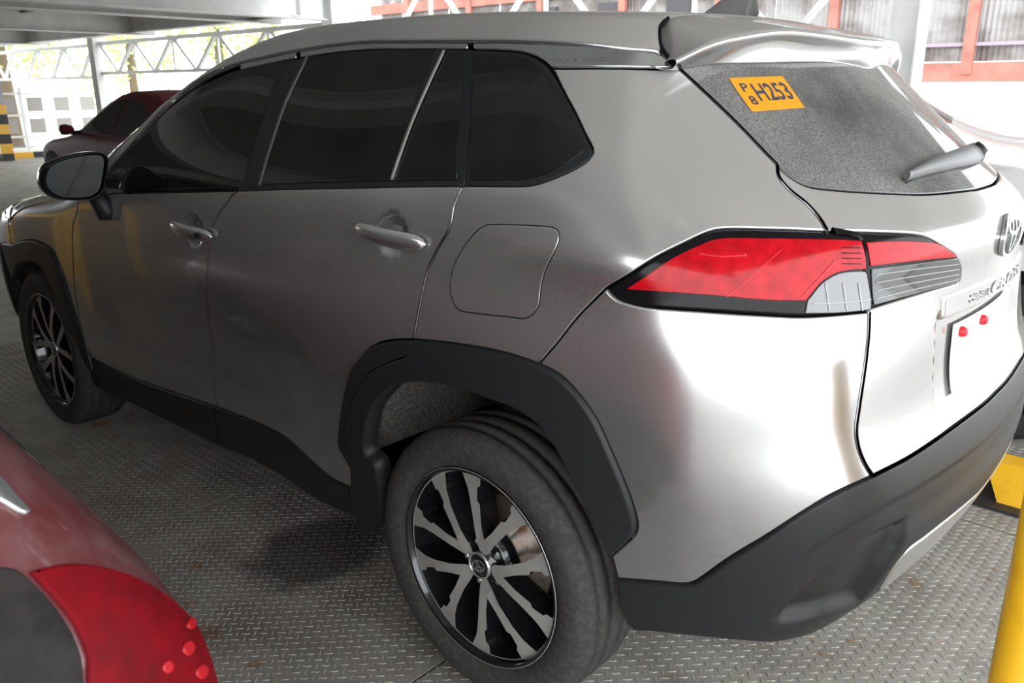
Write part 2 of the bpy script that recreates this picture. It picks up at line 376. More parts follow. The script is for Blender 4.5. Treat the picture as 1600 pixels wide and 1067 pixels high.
STRIPEBLACK = mat('black_paint', (.02, .02, .022), .5)
RUST = mat('red_oxide_steel', (.42, .17, .13), .7, noise=(4, (.30, .12, .09), .4, .65))
SHEET = mat('weathered_sheet', (.33, .32, .31), .55, .35, noise=(2.2, (.16, .14, .13), .42, .62))
CONC = mat('dark_concrete', (.03, .03, .029), .85, noise=(2, (.018, .018, .017), .4, .65))
PALEWALL = mat('pale_wall', (.86, .86, .84), .8)
GROUND = mat('pale_ground', (.55, .54, .50), .9)

floor = struct(MB().box((8, -.7, FLOOR_Z-.06), (32.6, 11.2, .1)).build('floor', CONC))
PX, PY = 1.275, 2.44
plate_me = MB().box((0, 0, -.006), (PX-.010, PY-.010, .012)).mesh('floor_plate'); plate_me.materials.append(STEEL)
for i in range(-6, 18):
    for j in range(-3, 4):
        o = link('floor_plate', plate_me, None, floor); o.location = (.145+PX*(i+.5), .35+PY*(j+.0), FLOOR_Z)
def tread():
    """raised diagonal bars of the chequer plate, as far as they can be told apart"""
    V, Fc = [], []; p = .0245; h = .0019; q2 = math.sqrt(.5)
    for i in range(-150, 200):
        for j in range(-200, 150):
            x, y = (i-j)*p*q2, (i+j)*p*q2
            if x < -1.35 or x > 4.2 or y < -1.7 or y > 2.3 or (abs(((x-.145) % PX)) < .016) or (y > 1.75 and x > -.5): continue
            if x > .4 and y < -.4: continue
            a = math.radians(45 if (i+j) % 2 else -45)+random.uniform(-.04, .04); c, s = math.cos(a), math.sin(a); b = len(V)
            for lx, ly, z in ((-.0135, 0, 0), (0, -.0036, 0), (.0135, 0, 0), (0, .0036, 0), (-.007, 0, h), (.007, 0, h)): V.append((x+lx*c-ly*s, y+lx*s+ly*c, FLOOR_Z+z))
            Fc += [(b, b+1, b+5, b+4), (b+1, b+2, b+5), (b+2, b+3, b+4, b+5), (b+3, b, b+4)]
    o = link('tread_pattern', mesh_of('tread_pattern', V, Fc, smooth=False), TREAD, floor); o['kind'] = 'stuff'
tread()
# deck above
ceil_poly = [(-3.2, -5.0), (9.6, -5.0), (9.6, -6.2), (24.2, -6.2), (24.2, 4.8), (-3.2, 4.8)]
ceil = struct(MB().add([(x, y, z) for z in (2.87, 2.99) for x, y in ceil_poly], [tuple(reversed(range(6))), tuple(range(6, 12))]+[(i, (i+1) % 6, (i+1) % 6+6, i+6) for i in range(6)]).build('ceiling', DECKM))
def ibeam(name, a, b, depth, width, material, parent, web=.012, fl=.016):
    """I section hanging below the line a-b"""
    a, b = Vector(a), Vector(b); m = MB(); d = Vector((0, 0, depth))
    m.bar(a-d/2, b-d/2, web, depth-2*fl); m.bar(a-Vector((0, 0, fl/2)), b-Vector((0, 0, fl/2)), width, fl); m.bar(a-d+Vector((0, 0, fl/2)), b-d+Vector((0, 0, fl/2)), width, fl)
    o = m.build(name, material, parent); return o
for x in (-.4, 4.7, 9.75, 10.85, 15.1, 20.2): ibeam('ceiling_beam', (x, -5.85 if x > 9 else -4.9, 2.87), (x, 4.6, 2.87), .47, .24, BEAM, ceil)
for y in (-5.4, 3.2): ibeam('ceiling_girder', (-3.15 if y > 0 else 9.65, y, 2.865), (24, y, 2.865), .44, .22, BEAM, ceil)
for k, y in enumerate((-3.6, -1.9, -.2, 1.5)): ibeam('ceiling_joist', (-3.15, y, 2.868), (24, y, 2.868), .20, .12, BEAM, ceil)
wall_blk = struct(MB().box((12.3, 4.8, 1.45), (23.8, .2, 3.1)).build('light_blocking_wall', CONC))  # unseen wall, placed and trimmed to keep light off the car's side
# columns and lattice girders on the far edge
def column(x, y, label, w=.26):
    c = MB(); c.box((x, y, 1.43), (w, .014, 2.87)); c.box((x-w/2, y, 1.43), (.016, w, 2.87)); c.box((x+w/2, y, 1.43), (.016, w, 2.87)); o = c.build('steel_column', BEAM)
    tag(o, label, 'column', 'steel columns on the far edge'); return o
cols = (1.42, 9.7, 18.15)
column(1.42, -6, 'pale steel column rising beside the rusty corrugated wall'); column(9.7, -6, 'pale steel column behind the roof of the grey car'); column(18.15, -6, 'pale steel column standing behind the dark red saloon')
def truss(x0, x1, y, z0, z1, n, label):
    t = empty('lattice_girder', (x0, y, z0)); tag(t, label, 'girder', 'lattice girders between the columns')
    def member(nm, a, b, w):
        o = MB().bar(Vector(a)-Vector((x0, y, z0)), Vector(b)-Vector((x0, y, z0)), w).build(nm, WHITESTEEL, t); return o
    member('bottom_chord', (x0, y, z0), (x1, y, z0), .06); member('top_chord', (x0, y, z1), (x1, y, z1), .07)
    s = (x1-x0)/n
    for k in range(n):
        a, m, b = x0+k*s, x0+(k+.5)*s, x0+(k+1)*s
        member('diagonal', (a+.04, y, z1), (m, y, z0), .055); member('diagonal', (m, y, z0), (b-.04, y, z1), .055)
        if k: member('upright', (a, y, z1), (a, y, z0), .045)
truss(1.56, 9.56, -6, 1.80, 2.86, 4, 'white lattice girder passing behind the roof of the grey car')
truss(9.84, 18.0, -6, 1.76, 2.36, 5, 'white lattice girder above the dark red saloon')
truss(18.3, 24.8, -6, 1.68, 2.34, 4, 'white lattice girder at the far left end of the row')
# striped column and striped kerb
pole = empty('striped_pole', (18.9, -4.12, FLOOR_Z)); tag(pole, 'black and yellow striped pole at the left edge of the picture', 'pole')
MB().box((0, 0, 1.60), (.20, .20, 1.7)).build('upper_shaft', mat('pole_grey', (.45, .45, .50), .6), pole)
for k in range(6): MB().box((0, 0, .05+k*.20), (.23, .23, .20 if k % 2 == 0 else .199)).build('stripe', STRIPEBLACK if k % 2 == 0 else YELLOW, pole)
kerb = empty('striped_kerb', (19.4, -3.8, FLOOR_Z)); tag(kerb, 'low black and orange striped kerb on the far edge of the floor', 'kerb')
for k in range(16): MB().box((0, -3.2+k*.4, .06), (.14, .398, .12)).build('stripe', STRIPEBLACK if k % 2 else YELLOW, kerb)
# far railing
rail = empty('mesh_railing', (21.5, -5.5, FLOOR_Z)); tag(rail, 'white railing of square panes beyond the striped pole', 'railing')
for k in range(7): MB().box((0, -1.8+k*.62, .75), (.07, .07, 1.5)).build('post', WHITESTEEL, rail)
for z in (.35, .85, 1.35): MB().box((0, 0, z), (.05, 3.8, .05)).build('bar', WHITESTEEL, rail)
for k in range(6):
    for z in (.60, 1.10): MB().box((.02, -1.49+k*.62, z), (.012, .36, .34)).build('pane', mat('smoky_pane', (.35, .33, .31), .4), rail)

# ------------------------------------------------------------------ beyond the deck
gnd = struct(MB().box((10, 0, -.6), (140, 140, .1)).build('ground', GROUND)); 
bld = empty('corrugated_building', (8, -12, -.5)); tag(bld, 'weathered corrugated iron building with red oxide frame beyond the deck', 'building')
def bl(nm, m, material): return m.build(nm, material, bld)
def sheet_mesh(w, h):
    n = int(w/.019); V, Fc = [], []
    for i in range(n+1): x = w*i/n; y = .012*math.sin(2*math.pi*x/.076); V += [(x, y, 0), (x, y, h)]
    return mesh_of('corrugated_sheet', V, [(2*i, 2*i+2, 2*i+3, 2*i+1) for i in range(n)])
sh = sheet_mesh(.80, 2.6); sh.materials.append(SHEET)
for k in range(20):
    o = link('corrugated_sheet', sh, None, bld); o.location = (-8.0+k*.79, .02 if k % 2 else 0, 2.28); o.rotation_euler = (0, random.uniform(-.006, .006), 0)
bl('lower_beam', MB().box((0, .06, 2.13), (16.2, .14, .28)), RUST); bl('mid_rail', MB().box((0, .07, 2.52), (16.2, .06, .05)), mat('violet_grey_rail', (.34, .27, .33), .6)); bl('upper_beam', MB().box((0, .06, 3.75), (16.2, .12, .22)), RUST)
for k in range(8): bl('post', MB().box((-7.6+k*2.05, .095, 3.4), (.15, .10, 2.6)), RUST)
for k in range(5): bl('window_opening', MB().box((-.6+k*1.55, .05, 3.15), (.5, .05, .7)), mat('dark_opening', (.05, .045, .05), .4))
lw = MB().box((8, -11.5, .45), (17, .2, 2.0)).build('boundary_wall', PALEWALL); tag(lw, 'pale low wall under the corrugated building', 'wall')
# trees
LEAF = mat('leaves', (.46, .56, .20), .6, noise=(1.5, (.66, .68, .36), .4, .6))
BARK = mat('bark', (.16, .12, .08), .9)
def tree(x, y, h, r, label):
    t = empty('tree', (x, y, -.55)); tag(t, label, 'tree', 'trees beyond the deck')
    MB().tube([(0, 0, 0), (.05, .02, h*.4), (-.05, .05, h*.8)], [.22, .16, .06], 8).build('trunk', BARK, t, smooth=True)
    V, Fc = [], []
    cl = [(random.gauss(0, r*.5), random.gauss(0, r*.5), h*random.uniform(.28, 1.)) for _ in range(26)]
    for k in range(2200):
        c = random.choice(cl); p = Vector((c[0]+random.gauss(0, r*.22), c[1]+random.gauss(0, r*.22), c[2]+random.gauss(0, r*.2)))
        a = Vector((random.gauss(0, 1), random.gauss(0, 1), random.gauss(0, .6))).normalized()*random.uniform(.10, .2); b2 = a.cross(Vector((random.gauss(0, 1), random.gauss(0, 1), random.gauss(0, 1)))).normalized()*.06
        q = len(V); V += [p-a, p+b2, p+a, p-b2]; Fc.append((q, q+1, q+2, q+3))
    o = link('foliage', mesh_of('foliage', V, Fc, smooth=False), LEAF, t); o['kind'] = 'stuff'
tree(27, -7.0, 6.5, 1.5, 'leafy tree seen above the dark red saloon'); tree(33, -13.5, 7, 1.9, 'leafy tree behind the lattice girder, right of the pale column'); tree(35, -5.5, 6, 1.7, 'leafy tree seen left of the pale column'); tree(24.5, -12.5, 6, 1.5, 'leafy tree at the end of the corrugated building'); tree(43, -9.5, 7.5, 2, 'tall pale tree at the far left')

# yellow guards around the bays
rl = empty('yellow_guide_rail', (-1.35, -1.18, FLOOR_Z)); tag(rl, 'low yellow steel guide rail on the floor behind the grey bumper', 'guide rail')
MB().add([(.62, .12, 0), (.70, .05, .14), (-1.2, .05, .14), (-1.2, .12, 0), (.62, -.12, 0), (.70, -.05, .14), (-1.2, -.05, .14), (-1.2, -.12, 0)], [(0, 1, 2, 3), (4, 7, 6, 5), (1, 5, 6, 2), (0, 4, 5, 1), (3, 2, 6, 7), (0, 3, 7, 4)]).build('rail_body', YELLOW, rl)
MB().box((-.25, 0, .006), (1.95, .34, .012)).build('base_flange', STRIPEBLACK, rl)
_d = rays([(1598, 1067)])[0]; _P = CAM_POS+_d/np.dot(_d, CF)*1.55
gp = empty('yellow_guard_post', (_P[0], _P[1], FLOOR_Z)); tag(gp, 'upright yellow steel guard post at the lower right corner', 'post')
MB().lathe([(.0001, 1.05), (.045, 1.045), (.055, 1.03), (.055, .02), (.056, 0)], 28, 'z').build('post_tube', YELLOW, gp, smooth=True)
MB().box((0, 0, .005), (.16, .16, .01)).build('base_plate', YELLOW, gp)
for k, (x, y, lb) in enumerate(((4.3, 1.45, 'yellow hoop guard mirrored in the grey front wing'), (5.6, 2.4, 'yellow hoop guard mirrored in the grey front door'))):
    g = empty('yellow_hoop_guard', (x, y, FLOOR_Z)); tag(g, lb, 'guard', 'yellow hoop guards')
    MB().tube([(-.0, -.28, 0), (0, -.28, .85), (0, -.24, .95), (0, .24, .95), (0, .28, .85), (0, .28, 0)], .05, 12).build('hoop', YELLOW, g, smooth=True)

# ------------------------------------------------------------------ the grey crossover: shape
LOW = Spl([(.15, .80), (.25, .845), (.35, .868), (.5, .890), (.62, .899), (.75, .902), (.85, .899), (.97, .890), (1.07, .878), (1.17, .863), (1.27, .844), (1.4, .815)])
BELT = Spl([(-.8, 1.26), (-.3, 1.26), (.05, 1.235), (.96, 1.155), (1.75, 1.085), (2.6, 1.02)])
PLANL = Spl([(-1., -.135), (-.6, -.062), (-.3, -.022), (0, -.003), (.3, 0), (1.3, 0), (2.0, 0), (2.6, .0), (3.0, -.015), (3.3, -.06), (3.5, -.13)])
PLANG = Spl([(-1., -.18), (-.6, -.085), (-.3, -.035), (0, -.01), (.5, 0), (1.0, .01), (1.4, .035), (1.8, .045), (2.2, .03)])
TOP = Spl([(-.9, 1.525), (-.5, 1.577), (0, 1.622), (.45, 1.642), (.9, 1.643), (1.2, 1.625), (1.45, 1.565), (1.75, 1.44), (2.05, 1.285), (2.3, 1.145), (2.45, 1.10), (2.8, 1.055), (3.1, 1.00), (3.3, .93), (3.5, .80)])
REAR = Spl([(.25, -.66), (.33, -.76), (.42, -.825), (.52, -.865), (.64, -.88), (.73, -.865), (.82, -.835), (.95, -.825), (1.08, -.83), (1.17, -.825), (1.235, -.758), (1.3, -.682), (1.42, -.548), (1.55, -.408), (1.65, -.31)])
NOSE = Spl([(.2, 3.40), (.5, 3.56), (.7, 3.55), (.9, 3.46), (1.1, 3.3)])
def suv_side(X, Z):
    low = LOW(Z)+PLANL(X)+.012*bumpf(Z, 1.12, .055)*sstep(-X, -.1, .45)-.014*bumpf(Z, .62, .13)*sstep(X, .55, .8)*sstep(-X, -2.1, -1.8)
    gr = .864-.585*(Z-BELT(X))+PLANG(X)+PLANL(X)*.3
    return smin(low, gr, .05)
def suv_F(X, Y, Z):
    Y = np.abs(Y)
    f = smax(Y-suv_side(X, Z), REAR(Z)+(.16+.30*sstep(Z, .8, 1.3))*Y*Y-X, .34)
    f = smax(f, X+.22*Y*Y-NOSE(Z), .4)
    f = smax(f, (Z-(TOP(X+.16*Y*Y)-.075*Y*Y))*.85, .10)
    return smax(f, .20-Z, .05)
SUV = Body(suv_F)
suv = empty('crossover_suv', (0, 0, 0))
tag(suv, 'dusty grey crossover car with black wheel arch trim filling the middle of the picture', 'car')

def W(px, step=7.): return SUV.wall_inv(SUV.hit(catmull(px, step)))
def Wc(px): return SUV.wall_inv(SUV.hit(px))
def T(px, step=7.): return SUV.tube_inv(SUV.hit(catmull(px, step)))
UC = SUV.uc
def half(c):
    """the part of a curve left of the middle, ended on the middle line"""
    k = c[:, 0] < UC-.004; c = c[k]; return np.vstack([c, [UC, c[-1, 1]]])
def sym(poly_half): 
    r = poly_half[::-1].copy(); r[:, 0] = 2*UC-r[:, 0]; return join(poly_half, r)

# seams and outlines, read off the photograph as picture points
belt = [(150, 305), (175, 303), (207, 302), (290, 300), (372, 298), (450, 295), (550, 293), (640, 291), (722, 290)]
s_fender = [(122, 305), (122, 317), (121, 330), (115, 347), (113, 375), (114, 405), (117, 455), (123, 490), (136, 549), (144, 580), (152, 602)]
s_mid = [(372, 298), (366, 302), (350, 322), (337, 342), (329, 370), (325, 405), (324, 455), (326, 495), (334, 555), (335, 605), (340, 636)]
s_rear = [(722, 290), (717, 302), (709, 322), (704, 350), (699, 363), (682, 392), (667, 425), (660, 455), (652, 495), (646, 531)]
clad_front = [(645, 531), (612, 532), (585, 540), (560, 562), (547, 587), (539, 620), (532, 665), (531, 695), (540, 712), (551, 732)]
clad_seam = [(645, 533), (639, 555), (612, 565), (575, 587), (557, 620), (545, 655), (542, 680), (551, 702), (551, 732)]
clad_rear = [(646, 531), (700, 536), (762, 546), (800, 555), (841, 569), (875, 587), (907, 620), (932, 657), (952, 700), (972, 747), (988, 790), (994, 815), (994, 827), (987, 840), (955, 869)]
arch_in = [(592, 826), (597, 790), (593, 740), (587, 722), (576, 712), (572, 700), (575, 672), (582, 642), (600, 617), (620, 601), (650, 596), (675, 597), (725, 606), (762, 620), (800, 633), (832, 652), (857, 675), (875, 705), (897, 747), (914, 784), (932, 820), (954, 867)]
lamp_top = [(946, 451), (985, 428), (1025, 402), (1070, 379), (1107, 362), (1132, 357), (1200, 357.5), (1250, 359), (1293, 361)]
lamp_bot = [(946, 451), (962, 467), (985, 475), (1012, 480), (1100, 486), (1200, 492), (1262, 494), (1359, 487)]
lamp_split = [(1293, 361), (1342, 372), (1347, 386), (1351, 405), (1351, 425), (1357, 467), (1359, 487)]
lamp_in_top = [(1293, 361), (1340, 362), (1415, 365), (1445, 369), (1465, 380), (1492, 399)]
lamp_in_end = [(1492, 399), (1500, 415), (1500, 432), (1497, 442)]
lamp_in_bot = [(1497, 442), (1430, 461), (1359, 482)]
gate_up = [(1060, 105), (1100, 142), (1150, 190), (1200, 242), (1215, 257)]
gate_mid = [(1215, 257), (1217, 275), (1235, 297), (1260, 317), (1282, 342), (1293, 361)]
gate_low = [(1359, 487), (1357, 530), (1351, 580), (1342, 640), (1338, 672), (1342, 700), (1352, 725), (1364, 744)]
gate_bot = [(1364, 744), (1425, 712), (1500, 660), (1550, 620), (1580, 580), (1592, 552)]
glass_bot = [(1215, 257), (1230, 272), (1260, 289), (1300, 295), (1375, 300), (1450, 302), (1525, 295)]
glass_top = [(1062, 106), (1085, 101), (1112, 97), (1200, 95), (1292, 94), (1337, 100), (1375, 112)]
bump_paint = [(964, 905), (1020, 909), (1068, 913), (1086, 910), (1140, 873), (1200, 837), (1260, 798), (1300, 774), (1364, 744)]
drip = [(150, 299), (175, 262), (212, 217), (262, 160), (312, 123), (360, 103), (400, 93), (462, 80), (562, 67), (650, 65.5), (737, 65.5), (800, 66), (912, 71), (975, 77), (1025, 81), (1036, 86), (1056, 104)]
quarter_win = [(738, 76), (800, 79), (825, 84), (847, 96), (862, 112), (882, 147), (900, 180), (915, 212), (925, 231), (926, 238), (920, 248), (900, 262), (867, 277), (842, 286), (820, 290), (725, 290)]
chrome_low = [(862, 105), (962, 105), (1052, 107)]

# what lies behind the gaps
def shell():
    V, Fc = [], []
    us = np.linspace(.02, 2*UC-.02, 220); zs = np.linspace(.37, 1.46, 40); g = np.stack(np.meshgrid(us, zs), -1).reshape(-1, 2); P = SUV.wall(g, -.035); n = len(us)
    for j in range(len(zs)-1):
        for i in range(n-1):
            q = (j*n+i, j*n+i+1, (j+1)*n+i+1, (j+1)*n+i); c = P[list(q)].mean(0)
            if suv_F(c[0], c[1], c[2]) > -.01 or abs(c[1]) > .45 and min(math.hypot(c[0], c[2]-.4), math.hypot(c[0]-2.64, c[2]-.4)) < .52: continue
            Fc.append(q)
    b = len(P); xs = np.linspace(-.3, 3.3, 60); vs = np.linspace(-.85, .85, 40); g = np.stack(np.meshgrid(xs, vs), -1).reshape(-1, 2); Q = SUV.tube(g, -.04); n = len(xs)
    Fc += [(b+j*n+i, b+j*n+i+1, b+(j+1)*n+i+1, b+(j+1)*n+i) for j in range(len(vs)-1) for i in range(n-1)]
    return link('body_shell', mesh_of('body_shell', np.vstack([P, Q]), Fc), DARK, suv)
shell()

# doors, each with cladding, window frame, glass and handle
def handle_soft(xh, zh):
    uh = SUV.u2+SUV.xf-xh
    def f(q):
        r = np.sqrt(((q[:, 0]-uh)/.062)**2+((q[:, 1]-zh)/.056)**2)
        return -.020*(1-sstep(r, .45, 1.0))
    return f
wb, wsf, wsm, wsr = W(belt), W(s_fender), W(s_mid), W(s_rear)
i_mid = np.argmin(np.abs(wb[:, 0]-wsm[0, 0])); 
paint_bot_f = W([(340, 636), (250, 606), (190, 583), (148, 562)])
paint_bot_r = W([(551, 763), (515, 745), (470, 705), (442, 681), (397, 659), (340, 636)])
sill_f = W([(150, 602), (230, 640), (325, 686), (347, 696)]); sill_r = W([(347, 696), (420, 728), (500, 780), (560, 806)])
k_f = [i for i in range(len(wsf)) if wsf[i, 1] > paint_bot_f[-1, 1]]
door_f_poly = join(wb[:i_mid+1], wsm, paint_bot_f, wsf[k_f][::-1])
door_r_poly = join(wb[i_mid:], wsr, W(clad_front), W([(551, 732), (551, 763)]), paint_bot_r, wsm[::-1])
HF, HR = pt(291, 361, 1, .908), pt(598, 370, 1, .900)
fd = both('front_door', SUV, 'wall', door_f_poly, PAINT, (suv, suv), res=.017, soft=handle_soft(HF[0], HF[2]))
rd = both('rear_door', SUV, 'wall', door_r_poly, PAINT, (suv, suv), res=.017, soft=handle_soft(HR[0], HR[2]))
both('door_cladding', SUV, 'wall', join(paint_bot_f[::-1], W([(340, 636), (340, 655), (347, 696)]), sill_f[::-1], W([(150, 602), (146, 580), (148, 562)])), BLACK, fd, off=.008, thick=.03)
both('door_cladding', SUV, 'wall', join(paint_bot_r, W([(340, 636), (340, 655), (347, 696)]), sill_r, W([(560, 806), (549, 773), (551, 763)])), BLACK, rd, off=.008, thick=.03)
both('arch_cladding', SUV, 'wall', join(W(clad_front), W(clad_seam)[::-1]), BLACK, rd, off=.010, thick=.03, res=.02)
# window areas: black frame sheet, glass on it, bright strip above
wd = W(drip)
def drip_below(d, x0, x1):
    """points under the drip line between two picture columns"""
    c = catmull(drip, 7.); k = (c[:, 0] >= x0) & (c[:, 0] <= x1); return Wc(c[k]+[0, d])
def between(c, x0, x1):
    c = catmull(c, 7.); return Wc(c[(c[:, 0] >= x0) & (c[:, 0] <= x1)])
b_seam = [(466, 90), (437, 128), (400, 213), (385, 255), (372, 298)]
r_seam = [(738, 75), (734, 140), (729, 210), (725, 267), (722, 290)]
frame_f = join(between(belt, 150, 372), W(b_seam)[::-1], drip_below(9.5, 168, 465)[::-1], Wc([(160, 288)]))
both('window_frame', SUV, 'wall', frame_f, BLACK, fd, off=-.004, thick=.015, gap=.001, res=.025)
frame_r = join(between(belt, 372, 722), W(r_seam)[::-1], drip_below(9.5, 467, 737)[::-1], W(b_seam))
both('window_frame', SUV, 'wall', frame_r, BLACK, rd, off=-.004, thick=.015, gap=.001, res=.025)
both('bright_strip', SUV, 'wall', join(drip_below(2, 372, 464), drip_below(9.5, 372, 464)[::-1]), CHROME, fd, off=.001, thick=.006, gap=.0006, rnd=.0012, res=.02)
both('bright_strip', SUV, 'wall', join(drip_below(2, 467, 736), drip_below(9.5, 467, 736)[::-1]), CHROME, rd, off=.001, thick=.006, gap=.0006, rnd=.0012, res=.02)
gl_f = [(192, 296), (200, 262), (211, 228), (222, 212), (262, 171), (312, 134), (360, 112), (400, 102), (439, 95), (420, 150), (396, 225), (376, 292), (290, 295)]
both('side_window', SUV, 'wall', Wc(gl_f[:9]+[(430, 122), (410, 182), (392, 240)]+gl_f[11:]), GLASS, fd, off=-.0015, thick=.004, gap=.0005, rnd=.001)
both('front_quarter_light', SUV, 'wall', Wc([(165, 294), (163, 286), (185, 254), (206, 228), (200, 245), (193, 270), (187, 295)]), GLASS, fd, off=-.0015, thick=.004, gap=.0005, rnd=.001, res=.02)
both('side_window', SUV, 'wall', join(Wc([(406, 288), (425, 225), (447, 160), (481, 87)]), W([(481, 87), (562, 80), (620, 77.5), (682, 76)]), W([(682, 76), (655, 145), (630, 215), (608, 282)]), W([(608, 282), (500, 285), (406, 288)])), GLASS, rd, off=-.0015, thick=.004, gap=.0005, rnd=.001)
both('side_window', SUV, 'wall', join(Wc([(616, 282), (648, 190), (676, 122), (697, 79), (726, 78), (721, 150), (715, 225), (712, 281)])), GLASS, rd, off=-.0015, thick=.004, gap=.0005, rnd=.001)
both('window_bar', SUV, 'wall', join(W([(683, 76), (656, 145), (631, 215), (609, 282)]), W([(615, 282), (639, 205), (668, 137), (695, 78)])), BLACK, rd, off=.004, thick=.012, gap=.0004, rnd=.0015, res=.02)
both('bar_edge', SUV, 'wall', join(W([(612, 282), (617, 265), (645, 188), (670, 131), (694, 79)]), W([(697, 79), (673, 131), (648, 188), (620, 265), (615, 282)])), MIDGREY, rd, off=.006, thick=.004, gap=.0002, rnd=.0006, res=.02)
both('b_pillar_edge', SUV, 'wall', join(W([(403, 289), (422, 225), (444, 160), (478, 88)]), W([(481, 88), (447, 160), (425, 225), (406, 289)])), DULLGREY, rd, off=.001, thick=.004, gap=.0002, rnd=.0006, res=.02)
both('belt_moulding', SUV, 'wall', join(Wc([(188, 296), (290, 294), (376, 292)]), Wc([(372, 299), (290, 301), (200, 303)])), GLOSSBLACK, fd, off=.004, thick=.012, gap=.0005, rnd=.002, res=.02)
both('belt_moulding', SUV, 'wall', join(Wc([(374, 291), (480, 286.5), (610, 283), (718, 283)]), Wc([(722, 291), (640, 292), (550, 294), (450, 296), (372, 299)])), BLACK, rd, off=.004, thick=.012, gap=.0005, rnd=.002, res=.02)
def door_handle(xh, zh, parents, lock):
    """a bowed pull handle on two stubs over the dished cup"""
    n, m = 26, 16; V, Fc = [], []
    for i in range(n+1):
        s = -1+2*i/n; x = xh-s*.128; e = (1-abs(s)**5)**.5 if abs(s) < 1 else 0
        ry, rz = .013*max(e, .02), (.0205+.002*s)*max(e, .02); yo = suv_side(np.array(x), np.array(zh)).item()+.028-.020*s*s
        for k in range(m):
            a = 2*math.pi*k/m; ca, sa = math.cos(a), math.sin(a)
            V.append((x, yo+ry*math.copysign(abs(ca)**.75, ca), zh-.006*s+rz*math.copysign(abs(sa)**.75, sa)))
    for i in range(n):
        for k in range(m): Fc.append((i*m+k, (i+1)*m+k, (i+1)*m+(k+1) % m, i*m+(k+1) % m))
    Fc += [tuple(range(m)), tuple(reversed(range(n*m, n*m+m)))]
    me = mesh_of('door_handle', V, Fc); me.materials.append(PAINT)
    link('door_handle', me, None, parents[0]); link('door_handle', mirror_mesh(me, 'door_handle'), None, parents[1])
    for sx in (-.092, .092):
        b = MB(); y = suv_side(np.array(xh+sx), np.array(zh)).item(); b.box((xh+sx, y+.004, zh), (.024, .028, .018))
        me = b.mesh('handle_mount'); me.materials.append(DARK)
        link('handle_mount', me, None, parents[0]); link('handle_mount', mirror_mesh(me, 'handle_mount'), None, parents[1])
    if lock:
        b = MB().lathe([(.0001, .045), (.007, .045), (.008, .035)], 16, 'y', (xh-.095, suv_side(np.array(xh-.095), np.array(zh)).item(), zh))
        me = b.mesh('key_lock'); me.materials.append(DARK)
        link('key_lock', me, None, parents[0]); link('key_lock', mirror_mesh(me, 'key_lock'), None, parents[1])
door_handle(HF[0], HF[2], fd, True); door_handle(HR[0], HR[2], rd, False)

# rear quarter with its window, fuel flap and bright panel
q_low = W([(862, 106), (882, 147), (900, 180), (915, 212), (925, 231), (926, 238), (920, 248), (900, 262), (867, 277), (842, 286), (820, 290), (722, 290)])
quarter_poly = join(W([(862, 106), (962, 105.5), (1052, 107), (1060, 106)]), W(gate_up), W(gate_mid), W(lamp_top)[::-1], W([(946, 451), (902, 495), (870, 535), (841, 569)]), W(clad_rear[:5])[::-1], wsr[::-1], q_low[::-1])
qp = both('quarter_panel', SUV, 'wall', quarter_poly, PAINT, (suv, suv), res=.02)
both('quarter_window_frame', SUV, 'wall', join(W(quarter_win), W([(725, 290), (733, 180), (738, 76)])), BLACK, qp, off=-.002, thick=.015, gap=.001, rnd=.003, res=.025)
qglass = [(742, 84), (800, 86), (822, 91), (840, 102), (853, 118), (872, 152), (890, 186), (905, 215), (912, 230), (908, 240), (890, 252), (860, 268), (838, 277), (818, 281), (735, 282), (733, 276), (738, 180)]
both('quarter_window', SUV, 'wall', Wc(qglass), GLASS, qp, off=.001, thick=.004, gap=.0005, rnd=.001)
chrome_poly = join(W([(740, 68), (800, 68), (912, 73), (975, 79), (1022, 83.5), (1034, 88), (1051, 104)]), W([(1051, 105), (962, 104), (862, 104)]), W([(862, 104), (848, 92), (826, 82), (800, 77.5), (740, 75)]))
both('bright_quarter_trim', SUV, 'wall', chrome_poly, CHROME, qp, off=.002, thick=.008, gap=.0005, rnd=.0015, res=.02)
fuel = [(762, 352), (800, 352), (857, 355), (870, 359), (874, 369), (870, 385), (852, 422), (845, 450), (842, 475), (833, 490), (820, 497), (800, 495), (730, 487), (715, 482), (706, 464), (704, 447), (710, 415), (730, 380), (750, 358)]
fuel_uv = SUV.wall_inv(SUV.hit(catmull(fuel+[fuel[0]], 5.)))[:-1]
both('fuel_flap', SUV, 'wall', fuel_uv, PAINT, qp, off=.0022, thick=.004, gap=.0005, rnd=.0016, res=.02)
def outline_ring(poly, w):
    p = poly if area2(poly) > 0 else poly[::-1]; return inset(p, -w), inset(p, w)
def gap_line(name, poly, w, off, parents):
    """dark groove drawn round a flap as a thin band"""
    a, b = outline_ring(poly, w); n = len(a); PA, PB = SUV.wall(a), SUV.wall(b); V = np.vstack([PA+SUV.normal(PA)*off, PB+SUV.normal(PB)*off])
    me = mesh_of(name, V, [(i, (i+1) % n, n+(i+1) % n, n+i) for i in range(n)]); me.materials.append(DARK)
    link(name, me, None, parents[0]); link(name, mirror_mesh(me, name), None, parents[1])
gap_line('flap_gap', fuel_uv, .0022, .0006, qp)

